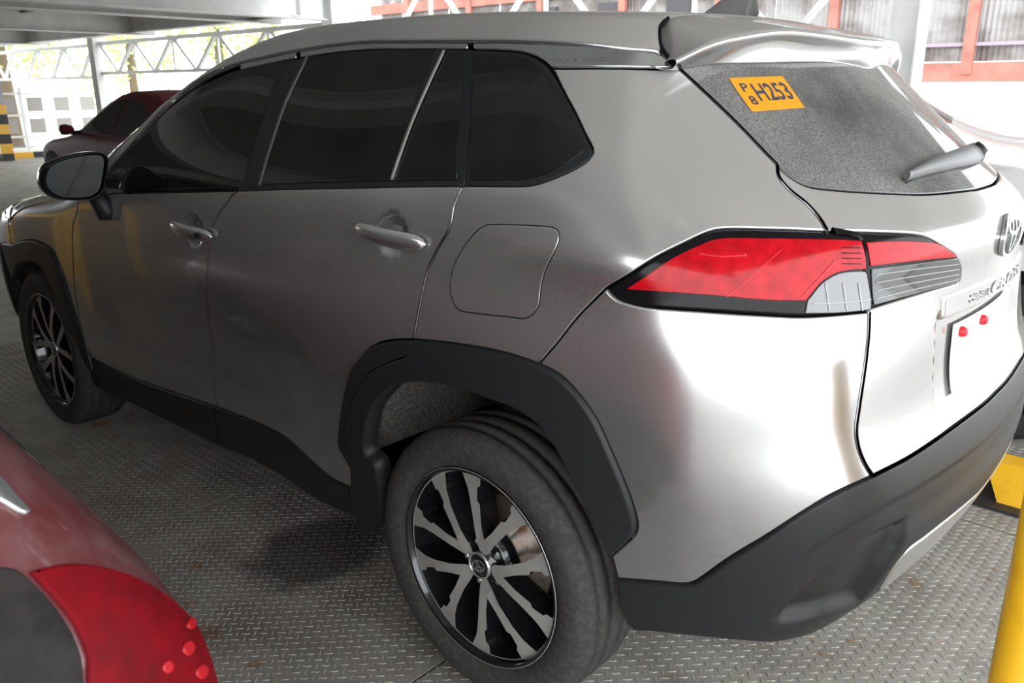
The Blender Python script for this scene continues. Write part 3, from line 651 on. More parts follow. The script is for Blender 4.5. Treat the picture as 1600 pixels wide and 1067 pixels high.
# rear wheel arch trim and rear bumper
both('arch_trim', SUV, 'wall', join(W(clad_seam), W([(551, 732), (551, 763), (549, 773), (560, 807), (573, 828), (592, 826)]), W(arch_in), W(clad_rear)[::-1]), BLACK, (suv, suv), off=.013, thick=.055, res=.018, rnd=.005, gap=.001)
cr = catmull(clad_rear, 7.); cr = Wc(cr[cr[:, 0] >= 841])
bump_poly = join(W([(841, 569), (870, 535), (902, 495), (946, 451)]), W(lamp_bot), W(gate_low), W(bump_paint)[::-1], cr[::-1])
both('rear_bumper_corner', SUV, 'wall', bump_poly, PAINT, (suv, suv), res=.02)
pocket = Wc([(1200, 966), (1240, 925), (1278, 894), (1320, 864), (1380, 828), (1425, 806), (1410, 850), (1385, 888), (1340, 942), (1290, 960), (1245, 973), (1215, 978)])
def dist_in(q, p):
    """distance inside an outline (negative outside)"""
    a, b = p, np.roll(p, -1, 0); e = b-a; w = q[:, None]-a[None]; t = np.clip((w*e[None]).sum(2)/((e*e).sum(1)[None]+1e-12), 0, 1)
    d = np.linalg.norm(w-t[..., None]*e[None], axis=2).min(1); return np.where(inside(q, p), d, -d)
pocket_m = pocket.copy(); pocket_m[:, 0] = 2*UC-pocket_m[:, 0]
ledge = half(W([(1196, 912), (1240, 876), (1290, 840), (1365, 795), (1440, 753), (1520, 700), (1570, 655)])); ledge = ledge[np.argsort(ledge[:, 0])]
def bumper_soft(q):
    d = np.maximum(dist_in(q, pocket), dist_in(q, pocket_m)); u = np.where(q[:, 0] > UC, 2*UC-q[:, 0], q[:, 0]); below = np.interp(u, ledge[:, 0], ledge[:, 1])-q[:, 1]
    return -.030*sstep(d, -.006, .034)-.011*sstep(below, -.004, .020)*(1-sstep(below, .05, .13))*sstep(u, ledge[0, 0]-.02, ledge[0, 0]+.10)
bot = W([(964, 905), (966, 940), (975, 968), (990, 984), (1026, 988), (1110, 996), (1194, 1002), (1224, 999), (1260, 990), (1305, 978), (1341, 954), (1366, 934)])
skid_top = half(W([(1366, 934), (1392, 888), (1416, 858), (1440, 840), (1500, 792), (1539, 756), (1575, 715)]))
low_half = join(half(W(gate_bot))[::-1], W(bump_paint)[::-1], bot, skid_top)
panel('rear_bumper', SUV, 'wall', sym(low_half), BLACK, suv, off=.004, thick=.03, res=.0105, rnd=.004, soft=bumper_soft)
zb = skid_top[-1, 1]
skid_low = np.array([[skid_top[0, 0]+.01, skid_top[0, 1]-.015], [skid_top[0, 0]+.08, skid_top[0, 1]-.03], [UC-.2, .335], [UC, .33]])
panel('skid_plate', SUV, 'wall', sym(join(skid_top[::-1], skid_low)), SATIN, suv, off=.006, thick=.03, res=.025, rnd=.004)

# tailgate
def plate_recess(q):
    y = q[:, 0]-UC; return -.020*sstep(.36-np.abs(y), 0, .05)*sstep(q[:, 1], .74, .80)*sstep(1.005-q[:, 1], 0, .03)
gate_half = join(half(W(glass_bot))[::-1], W(gate_mid), W(lamp_in_top), W(lamp_in_end), W(lamp_in_bot), W([(1359, 482), (1359, 487)]), W(gate_low), half(W(gate_bot)))
gate = panel('tailgate', SUV, 'wall', sym(gate_half), PAINT, suv, res=.02, soft=plate_recess)
glass_half = join(half(W(glass_top))[::-1], W(gate_up), half(W(glass_bot)))
panel('rear_window', SUV, 'wall', sym(glass_half), REARGLASS, gate, off=-.002, thick=.006, gap=.002, rnd=.002, res=.025)
# tail lamps
lo_poly = join(W(lamp_top), W(lamp_split), W(lamp_bot)[::-1])
tl = both('tail_lamp', SUV, 'wall', lo_poly, GLOSSBLACK, (suv, suv), off=.003, thick=.02, rnd=.004, res=.02)
red_poly = join(W([(980, 451), (1015, 428), (1050, 405), (1085, 388), (1112, 377), (1132, 374), (1200, 374.5), (1300, 376), (1343, 378)]), W([(1343, 378), (1349, 402), (1350, 420)]), W([(1347, 421), (1325, 422), (1305, 426), (1290, 434), (1278, 443), (1257, 470)]), W([(1257, 470), (1200, 469), (1100, 460), (980, 451)]))
both('red_lens', SUV, 'wall', red_poly, REDLENS, tl, off=.0065, thick=.003, gap=.0004, rnd=.001, res=.02)
clr_poly = join(W([(1259, 470), (1280, 444), (1292, 435), (1306, 428), (1325, 424.5), (1348, 424)]), W([(1351, 428), (1357, 467), (1357, 483)]), W([(1357, 484), (1310, 489), (1256, 490)]))
both('clear_lens', SUV, 'wall', clr_poly, CLEARLENS, tl, off=.0065, thick=.003, gap=.0004, rnd=.001, res=.015)
for a, b2 in (((1134, 464), (1218, 392)), ((1246, 467), (1300, 408))):
    both('lamp_line', SUV, 'wall', join(W([a, b2]), W([(b2[0]+2.2, b2[1]), (a[0]+2.2, a[1])])), REDRIB, tl, off=.0085, thick=.002, gap=.0001, rnd=.0004, res=.02)
for y in (388, 396, 404, 412):
    both('lamp_line', SUV, 'wall', join(W([(1312, y), (1342, y)]), W([(1342, y+1.4), (1312, y+1.4)])), GLOSSBLACK, tl, off=.0085, thick=.002, gap=.0001, rnd=.0004, res=.02)
for x in (1285, 1312, 1336):
    both('lamp_line', SUV, 'wall', join(W([(x, 442), (x+6, 486)]), W([(x+8, 486), (x+2, 442)])), LENSRIB, tl, off=.0085, thick=.002, gap=.0001, rnd=.0004, res=.02)
both('lamp_line', SUV, 'wall', join(W([(1266, 474), (1310, 472), (1356, 467)]), W([(1356, 469), (1310, 474), (1266, 476)])), LENSRIB, tl, off=.0085, thick=.002, gap=.0001, rnd=.0004, res=.02)
both('lamp_rib', SUV, 'wall', Wc([(1085, 398), (1105, 391), (1164, 394), (1166, 403), (1130, 405), (1100, 402)]), REDLENS, tl, off=.010, thick=.004, gap=.0004, rnd=.003, res=.015)
li_poly = join(W(lamp_in_top), W(lamp_in_end), W(lamp_in_bot), W(lamp_split)[::-1])
gi = both('tailgate_lamp', SUV, 'wall', li_poly, GLOSSBLACK, (gate, gate), off=.003, thick=.02, rnd=.004, res=.02)
# sub-parts of the tailgate lamps hang on the tailgate itself (no fourth level)
both('red_lens', SUV, 'wall', join(W([(1350, 380), (1400, 378), (1440, 379), (1463, 382), (1490, 399)]), W([(1490, 401), (1430, 407), (1357, 416)])), REDLENS, (gate, gate), off=.0065, thick=.003, gap=.0004, rnd=.001, res=.02)
for k in range(4):
    y0, y1 = 428+k*12.5, 411+k*8
    both('lens_rib', SUV, 'wall', join(W([(1364, y0), (1430, (y0+y1)/2-1), (1493, y1)]), W([(1493, y1+1.3), (1430, (y0+y1)/2+.6), (1364, y0+1.6)])), LENSRIB, (gate, gate), off=.0085, thick=.002, gap=.0001, rnd=.0004, res=.02)
both('clear_lens', SUV, 'wall', join(W([(1358, 420), (1430, 411), (1492, 403)]), W([(1498, 416), (1498, 431), (1495, 440)]), W([(1495, 440), (1430, 458), (1362, 477)])), SMOKED, (gate, gate), off=.0065, thick=.003, gap=.0004, rnd=.001, res=.02)

# dark gaps between panels
def seam_gap(name, c, w, parents):
    """thin dark rubber line along a seam"""
    t = np.gradient(c, axis=0); t /= np.linalg.norm(t, axis=1)[:, None]+1e-9; nn = np.stack([-t[:, 1], t[:, 0]], 1)*w; m = len(c)
    PA, PB = SUV.wall(c+nn), SUV.wall(c-nn); V = np.vstack([PA+SUV.normal(PA)*.0012, PB+SUV.normal(PB)*.0012]); Nn = np.vstack([SUV.normal(PA), SUV.normal(PB)])
    me = mesh_of(name, V, [(i, i+1, m+i+1, m+i) for i in range(m-1)], Nn); me.materials.append(DARK)
    link(name, me, None, parents[0]); link(name, mirror_mesh(me, name), None, parents[1])
seam_gap('gap_rubber', W(gate_mid), .0026, (gate, gate)); seam_gap('gap_rubber', W(gate_low), .0026, (gate, gate)); seam_gap('gap_rubber', W(s_rear), .0014, rd)
seam_gap('gap_rubber', W(gate_up), .0022, (gate, gate)); seam_gap('gap_rubber', half(W(gate_bot)), .0026, (gate, gate))

# roof, pillars, windscreen, bonnet
td = T(drip)
k_roof = np.where((td[:, 0] < 1.36) & (np.arange(len(td)) < len(td)-2))[0]
roof_left = td[k_roof]; seam = T([(1036, 84), (1032, 67), (1032, 40), (1044, 27)])
xf0 = roof_left[0, 0]
half_roof = join([(xf0+.02, 0), (xf0+.01, .25)], roof_left[:-1], seam, [(-.225, .3), (-.215, 0)])
hr = half_roof[::-1].copy(); hr[:, 1] *= -1
panel('roof', SUV, 'tube', join(half_roof, hr), PAINT, suv, res=.03, off=.004, thick=.02, rnd=.004)
k_p = np.where(td[:, 0] >= 1.33)[0]; pil = td[k_p]; inner = pil.copy(); inner[:, 1] -= .055
both('a_pillar', SUV, 'tube', join(pil, inner[::-1]), PAINT, (suv, suv), res=.025, off=.004, thick=.02, rnd=.004)
inn = inner[inner[:, 0] < 2.25]; wl = join([(2.28, 0), (2.20, .35)], inn+[0, -.003]); wl2 = join(wl, [(xf0+.03, .25), (xf0+.035, 0)]); wr = wl2[::-1].copy(); wr[:, 1] *= -1
panel('windscreen', SUV, 'tube', join(wl2, wr), GLASS, suv, off=-.002, res=.05, thick=.006)
f_up = Wc([(17, 342), (27, 332), (38, 325), (60, 318), (84, 312), (122, 306), (150, 305)])
P_up = SUV.wall(f_up); hood_edge = SUV.tube_inv(P_up)
hood_half = join([(3.42, 0), (3.36, .35)], [(3.15, hood_edge[0, 1]-.03)], hood_edge+[0, -.002], [(2.27, .45), (2.31, 0)])
hh = hood_half[::-1].copy(); hh[:, 1] *= -1
panel('bonnet', SUV, 'tube', join(hood_half, hh), PAINT, suv, res=.04)
# front wing, its arch trim, lamp and front bumper
fa_out = [(22, 382), (28, 378), (37, 376), (52, 375), (67, 380), (79, 387), (90, 409), (99, 434), (109, 468), (120, 505), (133, 547), (143, 581), (151, 602)]
fa_in = [(24, 440), (25, 426), (29, 414), (39, 408), (52, 408), (63, 414), (73, 426), (84, 450), (96, 485), (108, 525), (120, 565), (132, 600)]
k_w = [i for i in range(len(wsf)) if wsf[i, 1] > .36]
front_u = Wc([(16, 362)])[0, 0]
both('front_wing', SUV, 'wall', join(f_up[:-1], wsf[:-1], W(fa_out)[::-1], Wc([(18, 381), (15, 366), (15, 352)])), PAINT, (suv, suv), res=.025)
fo = W(fa_out); cz = np.array([SUV.u2+SUV.xf-2.64, .335])
back = np.array([[cz[0]-.50, .62], [cz[0]-.475, .76]]); back_in = np.array([[cz[0]-.40, .76], [cz[0]-.425, .62], [cz[0]-.425, .40]])
both('arch_trim', SUV, 'wall', join([(cz[0]-.50, .40)], back, fo, W(fa_in)[::-1], back_in), BLACK, (suv, suv), off=.012, thick=.05, res=.025, rnd=.005)
panel('front_bumper', SUV, 'wall', join(np.array([(cz[0]-.505, .30), (cz[0]-.505, .74)]), Wc([(16, 388), (18, 382), (15, 366)]), np.array([(front_u-.02, .90), (0, .86), (-(front_u-.02), .90)]), Wc([(15, 366), (18, 382), (16, 388)])*[-1, 1], np.array([(-(cz[0]-.505), .74), (-(cz[0]-.505), .30)])), PAINT, suv, res=.06)
both('head_lamp', SUV, 'wall', join([(front_u-.05, .885)], [(front_u-.035, .96)], f_up[:1]+[-.01, .0], [(.5, .99), (.45, .90)]), CLEARLENS, (suv, suv), res=.04, off=.003)

# roof spoiler: lofted between roof seam, lip and the top of the rear glass
def loft(name, rows, material, parent):
    rows = np.array(rows); m, n = rows.shape[:2]; V = rows.reshape(-1, 3)
    return link(name, mesh_of(name, V, [(i*n+k, i*n+k+1, (i+1)*n+k+1, (i+1)*n+k) for i in range(m-1) for k in range(n-1)]), material, parent)
LIPX = Spl([(-.1, -.467), (0, -.470), (.1, -.467), (.18, -.458), (.28, -.440), (.36, -.415), (.46, -.385), (.57, -.355), (.64, -.328)]); LIPZ = Spl([(-.1, 1.549), (0, 1.549), (.1, 1.550), (.18, 1.553), (.28, 1.557), (.36, 1.558), (.46, 1.546), (.57, 1.523), (.64, 1.493)])
def spoiler():
    ys = np.linspace(-.638, .638, 81); rows = []
    gt = SUV.hit(catmull(glass_top, 7.)); gt = gt[np.argsort(gt[:, 1])]; gt = gt[gt[:, 1] > .02]
    for y in ys:
        a = abs(y); w = min(a/.60, 1.)
        sx = -.216-.062*sstep(np.array(a), .46, .62).item(); ay = min(a, .598)
        P0 = SUV.tube(SUV.tube_inv(np.array([[sx, ay*(1 if a < .52 else 1), 1.58 if a < .52 else 1.58-(a-.52)*.75]])))[0]
        L = np.array([LIPX(a).item(), a, LIPZ(a).item()])
        G = np.array([np.interp(a, gt[:, 1], gt[:, 0]), a, np.interp(a, gt[:, 1], gt[:, 2])-.006])
        P0[1] = min(a, P0[1]) if a < .5 else P0[1]
        prof = [P0+np.array([.03, 0, -.010]), P0+np.array([.004, 0, -.006])]
        mid = (P0+L)/2+np.array([0, 0, .012*(1-w*.6)])
        for t in np.linspace(0, 1, 10): prof.append((1-t)**2*P0+2*t*(1-t)*mid+t*t*L)
        d = .010
        prof.append(L+np.array([-.004, 0, -.006])); prof.append(L+np.array([.002, 0, -.014]))
        L2 = L+np.array([.006, 0, -.018]); c = (L2+G)/2+np.array([.016, 0, .004])*(1-w*.8)
        for t in np.linspace(.1, 1, 9): prof.append((1-t)**2*L2+2*t*(1-t)*c+t*t*G)
        prof.append(G+np.array([.04, 0, .01]))
        prof = np.array(prof); prof[:, 1] *= np.sign(y) if y else 1; rows.append(prof)
    o = loft('roof_spoiler', rows, PAINT, suv); return o
spoiler()
MB().tube([SUV.tube(SUV.tube_inv(q[None]))[0]-SUV.normal(q[None])[0]*.002 for q in SUV.hit(catmull([(1058, 105), (1040, 82), (1032, 67), (1032, 40), (1044, 27)], 6.))], .0045, 8).build('spoiler_seal', DARK, suv, smooth=True)

# shark fin aerial
def fin():
    V, Fc = [], []; n = 14; m = 7
    for i in range(n+1):
        t = i/n; x = .02-.185*t; h = .078*math.sin(min(t*1.25, 1)*math.pi/2)**1.3*(1 if t < .93 else 1-(t-.93)/.07*.75); w = .030*(.35+.65*math.sin(math.pi*min(.98, t*.8+.12)))
        z0 = TOP(x).item()-.004
        for k in range(m): 
            s = -1+2*k/(m-1); V.append((x-.015*(1-abs(s)), w*s*abs(s)**.3, z0+h*(1-abs(s)**1.7)))
    for i in range(n): 
        for k in range(m-1): Fc.append((i*m+k, i*m+k+1, (i+1)*m+k+1, (i+1)*m+k))
    Fc += [tuple(range(m)), tuple(reversed(range(n*m, n*m+m)))]
    link('shark_fin_aerial', mesh_of('shark_fin_aerial', V, Fc), PAINT, suv)
fin()

# door mirror
def door_mirror(parents):
    x0 = 1.80
    rim_px = [(80, 258), (95, 249), (125, 240), (150, 238), (158, 243), (160, 256), (159, 285), (157, 298), (150, 307), (138, 312), (105, 313), (92, 309), (79, 298), (74, 285), (75, 268)]
    r = at_plane(catmull(rim_px+[rim_px[0]], 4.)[:-1], 0, x0)[:, 1:]; c = r.mean(0); n = len(r)
    V, Fc = [], []
    lay = [(0, .965), (-.012, 1.0), (.015, 1.04), (.05, 1.03), (.085, .93), (.11, .74), (.125, .45), (.13, .15)]
    for dx, s in lay: V += [(x0+dx+.30*(q[0]-c[0])-.20*(q[1]-c[1]), *(c+(q-c)*s)) for q in r]
    for i in range(len(lay)-1): Fc += [(i*n+k, i*n+(k+1) % n, (i+1)*n+(k+1) % n, (i+1)*n+k) for k in range(n)]
    Fc.append(tuple(range((len(lay)-1)*n, len(lay)*n)))
    me = mesh_of('door_mirror', V, [f[::-1] for f in Fc]); me.materials.append(GLOSSBLACK)
    out = []
    objs = [link('door_mirror', me, None, parents[0]), link('door_mirror', mirror_mesh(me, 'door_mirror'), None, parents[1])]
    g = [(x0+.004+.30*(q[0]-c[0])-.20*(q[1]-c[1]), *(c+(q-c)*.90)) for q in r]; b = [(x0+.012+.30*(q[0]-c[0])-.20*(q[1]-c[1]), *(c+(q-c)*.97)) for q in r]
    mg = mesh_of('mirror_glass', g, [tuple(range(n))[::-1]], smooth=False); mg.materials.append(mat('mirror_glass', (.11, .12, .13), .05, 1.))
    fb = mesh_of('mirror_bezel', b+g, [(k, (k+1) % n, n+(k+1) % n, n+k) for k in range(n)]+[tuple(range(n))[::-1]]); fb.materials.append(BLACK)
    for o, f in ((objs[0], lambda m, s: m), (objs[1], mirror_mesh)):
        link('mirror_glass', f(mg, 'mirror_glass'), None, o); link('mirror_bezel', f(fb, 'mirror_bezel'), None, o)
    a, b2 = pt(146, 306, 0, x0+.02), SUV.hit([(172, 308)])[0]
    arm = MB(); A = Vector(a); B = Vector((b2[0]+.02, b2[1]-.01, b2[2]-.045))
    arm.tube([A+Vector((.03, -.01, .02)), A+Vector((.02, -.035, -.035)), (A+B)/2+Vector((0, 0, -.03)), B], [.030, .034, .036, .040], 12)
    ma = arm.mesh('mirror_arm', True); ma.materials.append(BLACK)
    link('mirror_arm', ma, None, objs[0]); link('mirror_arm', mirror_mesh(ma, 'mirror_arm'), None, objs[1])
door_mirror((suv, suv))

# wheels
WR, RR = .352, .254
def spoke_mesh():
    hp = [(.034, 0), (.040, 16), (.056, 20), (.10, 20.5), (.16, 22.5), (.20, 24.5), (.241, 28.5), (.241, 21), (.241, 13.5), (.215, 13.2), (.208, 15.6), (.176, 15.4), (.168, 12.2), (.12, 9.), (.082, 0)]
    def xy(r, a, s): return (r*math.cos(math.radians(a*s)), r*math.sin(math.radians(a*s)))
    V, Fc, mi = [], [], []
    for s in (1, -1):
        pl = [xy(r, a, s) for r, a in hp]; n = len(pl); b = len(V)
        rr = [math.hypot(*q) for q in pl]
        V += [(x, .006+.012*math.sin(min(1, r/.24)*math.pi)*.6-.010*(1-min(1, r/.08)), z) for (x, z), r in zip(pl, rr)]
        V += [(x*.995, -.045+.0*r, z*.995) for (x, z), r in zip(pl, rr)]
        # front face as strips between outer and inner edge
        top = list(range(b, b+n)); fr = [(0, 1, 2, 14), (2, 3, 13, 14), (3, 4, 12, 13), (4, 5, 11, 12), (5, 10, 11), (5, 9, 10), (5, 6, 9), (6, 7, 9), (7, 8, 9)]
        for q in fr:
            q = tuple(b+i for i in q); Fc.append(q if s < 0 else q[::-1]); mi.append(0)
        for i in range(n-1):
            q = (b+i, b+i+1, b+n+i+1, b+n+i); Fc.append(q if s > 0 else q[::-1]); mi.append(1)
    me = mesh_of('spoke', V, Fc, smooth=False); me.materials.append(MACHINED); me.materials.append(RIMBLACK)
    me.polygons.foreach_set('material_index', mi); me.update(); return me
def tyre_mesh():
    half_w = .1125; pr = [(RR-.004, .085), (RR, .094), (RR+.004, .100), (.275, .1085), (.295, .1125), (.315, .1115), (.330, .104), (.340, .094), (.345, .086)]
    tread = []; y = .086
    for g in (.066, .026): tread += [(.3485 if g > .05 else .351, g+.006), (.3415, g+.0045), (.3415, g-.0045), (.3515, g-.006)]
    tread += [(.352, 0)]
    full = pr+tread+[(r, -h) for r, h in reversed(tread[:-1])]+[(r, -h) for r, h in reversed(pr)]
    return MB().lathe(full, 96).mesh('tyre', True)
def ellipse_ring(c, a, b, w, y, n=40, tilt=0):
    V, Fc = [], []
    for i in range(n):
        t = 2*math.pi*i/n
        for s, yy in ((1, y), (1-w/min(a, b), y), ): V.append((c[0]+a*math.cos(t)*(s if s == 1 else (a-w)/a), yy, c[1]+b*math.sin(t)*(1 if s == 1 else (b-w)/b)))
    for i in range(n): j = (i+1) % n; Fc.append((2*i, 2*j, 2*j+1, 2*i+1))
    return V, Fc
def emblem_mesh(size, y, name, w=.11):
    """three crossed ovals, thickened into flat bands"""
    b = MB(); s = size
    for c, a, bb, ww in (((0, 0), 1., .68, w), ((0, .30), .62, .27, w*.9), ((0, .06), .27, .58, w*.9)):
        V, Fc = ellipse_ring((c[0]*s, c[1]*s), a*s, bb*s, ww*s, y); b.add(V, Fc)
    return b
spoke_me, tyre_me = spoke_mesh(), tyre_mesh()
rim_me = MB().lathe([(RR+.002, .100), (RR-.004, .103), (RR-.010, .098), (RR-.013, .085), (.228, .05), (.220, -.02), (.222, -.09)], 72).mesh('rim', True)
lip_me = MB().lathe([(.2385, .083), (.243, .0845), (.250, .0985), (.2535, .1025), (.2545, .1005)], 72).mesh('rim_lip', True)
disc_me = MB().lathe([(.0001, 0), (.07, .0), (.072, -.02), (.150, -.02), (.152, -.024), (.152, -.04), (.06, -.04)], 48).mesh('brake_disc', True)
back_me = MB().lathe([(.0001, -.05), (.225, -.06)], 32).mesh('wheel_back', True)
cap_me = MB().lathe([(.0001, .0105), (.028, .009), (.034, .006), (.037, -.004), (.060, -.012), (.075, -.018), (.078, -.05)], 40).mesh('hub', True)
caprim_me = MB().lathe([(.0295, .0095), (.0308, .0125), (.0345, .0115), (.0355, .006)], 40).mesh('hub_ring', True)
em = emblem_mesh(.0225, .0118, 'hub_emblem', .14); emb_me = em.mesh('hub_emblem')
nut_me = MB().lathe([(.0001, .008), (.006, .008), (.0105, .003), (.011, -.02)], 6).mesh('lug_nut')
for m, mt in ((tyre_me, RUBBER), (rim_me, RIMBLACK), (lip_me, MACHINED), (disc_me, mat('brake_disc', (.30, .26, .23), .45, .8, noise=(30, (.20, .10, .05), .5, .7))), (back_me, DARK), (cap_me, RIMBLACK), (caprim_me, CHROME), (emb_me, CHROME), (nut_me, CHROME)):
    m.materials.append(mt)
FACE = .076
def wheel(x, side, spin):
    t = link('wheel', tyre_me, None, suv); t.location = (x, side*.7925, .335); t.rotation_euler = (0, 0, 0 if side > 0 else math.pi)
    def sub(n, me, loc=(0, 0, 0), ry=0):
        o = link(n, me, None, t); o.location = loc; o.rotation_euler = (0, ry, 0); return o
    sub('rim', rim_me); sub('rim_lip', lip_me); sub('brake_disc', disc_me, (0, .015, 0)); sub('wheel_back', back_me)
    sub('hub', cap_me, (0, FACE, 0)); sub('hub_ring', caprim_me, (0, FACE, 0)); sub('hub_emblem', emb_me, (0, FACE, 0), spin+.35)
    for k in range(5):
        sub('spoke', spoke_me, (0, FACE, 0), spin+k*2*math.pi/5)
        a = spin+(k+.5)*2*math.pi/5; sub('lug_nut', nut_me, (.0565*math.cos(a), FACE-.012, -.0565*math.sin(a)), a)
# ang measured from -x: spokes at 3 degrees + 72 k
for x in (0, 2.64):
    for sd in (1, -1): wheel(x, sd, math.radians(180+3 if x == 0 else 180+20) if sd > 0 else math.radians(3))
# wheel housings
def housing(x, side):
    V, Fc = [], []; n = 40; R0 = .50; ys = [.30, .50, .70, .80, .845, .862]
    for i in range(n+1):
        a = math.radians(12+158*i/n)
        for y in ys:
            r = R0 if y < .86 else R0-.02; xx, zz = x+r*math.cos(a), .36+r*math.sin(a)
            V.append((xx, side*min(y, suv_side(np.array(xx), np.array(zz)).item()-.035), zz))
    m = len(ys)
    for i in range(n):
        for k in range(m-1): Fc.append((i*m+k, i*m+k+1, (i+1)*m+k+1, (i+1)*m+k))
    c = len(V); V.append((x, side*.30, .36)); Fc += [(c, (i+1)*m, i*m) for i in range(n)]
    link('wheel_housing', mesh_of('wheel_housing', V, Fc), LINER, suv)
for x in (0, 2.64):
    for sd in (1, -1): housing(x, sd)
# floor pan
MB().box((1.5, 0, .31), (3.2, .9, .10)).box((1.32, 0, .30), (1.5, 1.64, .10)).build('underbody', DARK, suv)

# ------------------------------------------------------------------ writing and badges
def text_mesh(s, size=1., extrude=0., align='LEFT', res=3, bold=.022):
    cu = bpy.data.curves.new('t', 'FONT'); cu.body = s; cu.size = size; cu.align_x = align; cu.resolution_u = res; cu.extrude = extrude; cu.offset = bold
    o = bpy.data.objects.new('t', cu); C.objects.link(o); dg = bpy.context.evaluated_depsgraph_get(); dg.update()
    me = bpy.data.meshes.new_from_object(o.evaluated_get(dg)); bpy.data.objects.remove(o); bpy.data.curves.remove(cu)
    V = np.array([tuple(v.co) for v in me.vertices]); Fc = [tuple(p.vertices) for p in me.polygons]; bpy.data.meshes.remove(me); return V, Fc
def fit01(V):
    lo, hi = V[:, :2].min(0), V[:, :2].max(0); W2 = V.copy(); W2[:, :2] = (V[:, :2]-lo)/(hi-lo); return W2
def text_quad(name, s, quad, off, material, parent, extrude=0., soft=None):
    """lettering laid on the body inside a four-cornered patch (bl, br, tr, tl) in wall coordinates"""
    V, Fc = text_mesh(s, 1., extrude); V = fit01(V); a, b = V[:, 0][:, None], V[:, 1][:, None]; q = np.asarray(quad, float)
    uv = (1-a)*(1-b)*q[0]+a*(1-b)*q[1]+a*b*q[2]+(1-a)*b*q[3]; P = SUV.wall(uv); N = SUV.normal(P)
    h = off+V[:, 2]+(soft(uv) if soft else 0); return link(name, mesh_of(name, P+h[:, None]*N, Fc, smooth=False), material, parent)
stk = Wc([(1175, 174), (1257, 168), (1222, 119), (1139, 122)])
def bil(a, b): a = np.array(a)[..., None]; b = np.array(b)[..., None]; return (1-a)*(1-b)*stk[0]+a*(1-b)*stk[1]+a*b*stk[2]+(1-a)*b*stk[3]
sticker = panel('sticker', SUV, 'wall', resample(stk, .01), ORANGE, gate, off=.0008, thick=.001, gap=.0001, rnd=.0003, res=.02); sticker['label'] = 'orange sticker with dark figures'
def stq(a0, a1, b0, b1): return [bil(a0, b0), bil(a1, b0), bil(a1, b1), bil(a0, b1)]
text_quad('sticker_text', 'H253', stq(.27, .93, .26, .80), .0012, INK, gate)
text_quad('sticker_text', 'P', stq(.09, .21, .56, .82), .0012, INK, gate); text_quad('sticker_text', '8', stq(.09, .21, .17, .44), .0012, INK, gate)
# quarter trim lettering
text_quad('trim_text', 'COROLLA', Wc([(863, 97), (889, 97), (889, 91.5), (863, 91.5)]), .0026, SATIN, qp[0]); text_quad('trim_text', 'CROSS', Wc([(897, 97), (950, 97), (950, 91), (897, 91)]), .0026, SATIN, qp[0])
# tailgate garnish, lettering, emblem, number plate
def band(name, u0, u1, z0, z1, off, material, parent, thick=.01, soft=None, res=.02, rnd=.003):
    return panel(name, SUV, 'wall', np.array([(u0, z0), (u1, z0), (u1, z1), (u0, z1)]), material, parent, off=off, thick=thick, gap=.0002, rnd=rnd, res=res, soft=soft)
band('garnish', UC-.33, UC+.33, .985, 1.035, .006, PAINT, gate, .03, res=.02, rnd=.006)
text_quad('badge_text', 'COROLLA', [(UC-.215, 1.0), (UC-.10, 1.0), (UC-.10, 1.018), (UC-.215, 1.018)], .007, CHROME, gate, .0015)
text_quad('badge_text', 'CROSS', [(UC-.085, .996), (UC+.20, .996), (UC+.20, 1.026), (UC-.085, 1.026)], .007, CHROME, gate, .0015)
plate = band('number_plate', UC-.235, UC+.235, .80, .955, -.008, WHITEPLATE, gate, .006, res=.03)
for y in (-.205, -.07):
    P = SUV.wall([(UC+y, .935)]); N = SUV.normal(P)[0]; o = MB().lathe([(.0001, .010), (.008, .009), (.012, .002), (.012, -.004)], 16).build('plate_screw', REDCAP, gate, smooth=True)
    o.location = P[0]+N*(-.004); o.rotation_euler = Vector((0, 1, 0)).rotation_difference(Vector(N)).to_euler()
def wall_emblem(uc_, z, size):
    b = emblem_mesh(size, 0, 'emblem', .12); V = np.array(b.v); uv = np.stack([uc_+V[:, 0], z+V[:, 2]], 1); P = SUV.wall(uv); N = SUV.normal(P)
    n = len(V); VV = np.vstack([P+N*.010, P+N*.001]); Fc = list(b.f)
    for f in b.f: Fc += [(f[0], f[1], f[1]+n, f[0]+n), (f[3], f[2], f[2]+n, f[3]+n)]
    link('emblem', mesh_of('emblem', VV, Fc, smooth=False), CHROME, gate)
em_uv = Wc([(1573, 362)])[0]; wall_emblem(UC-.03, 1.125, .07)
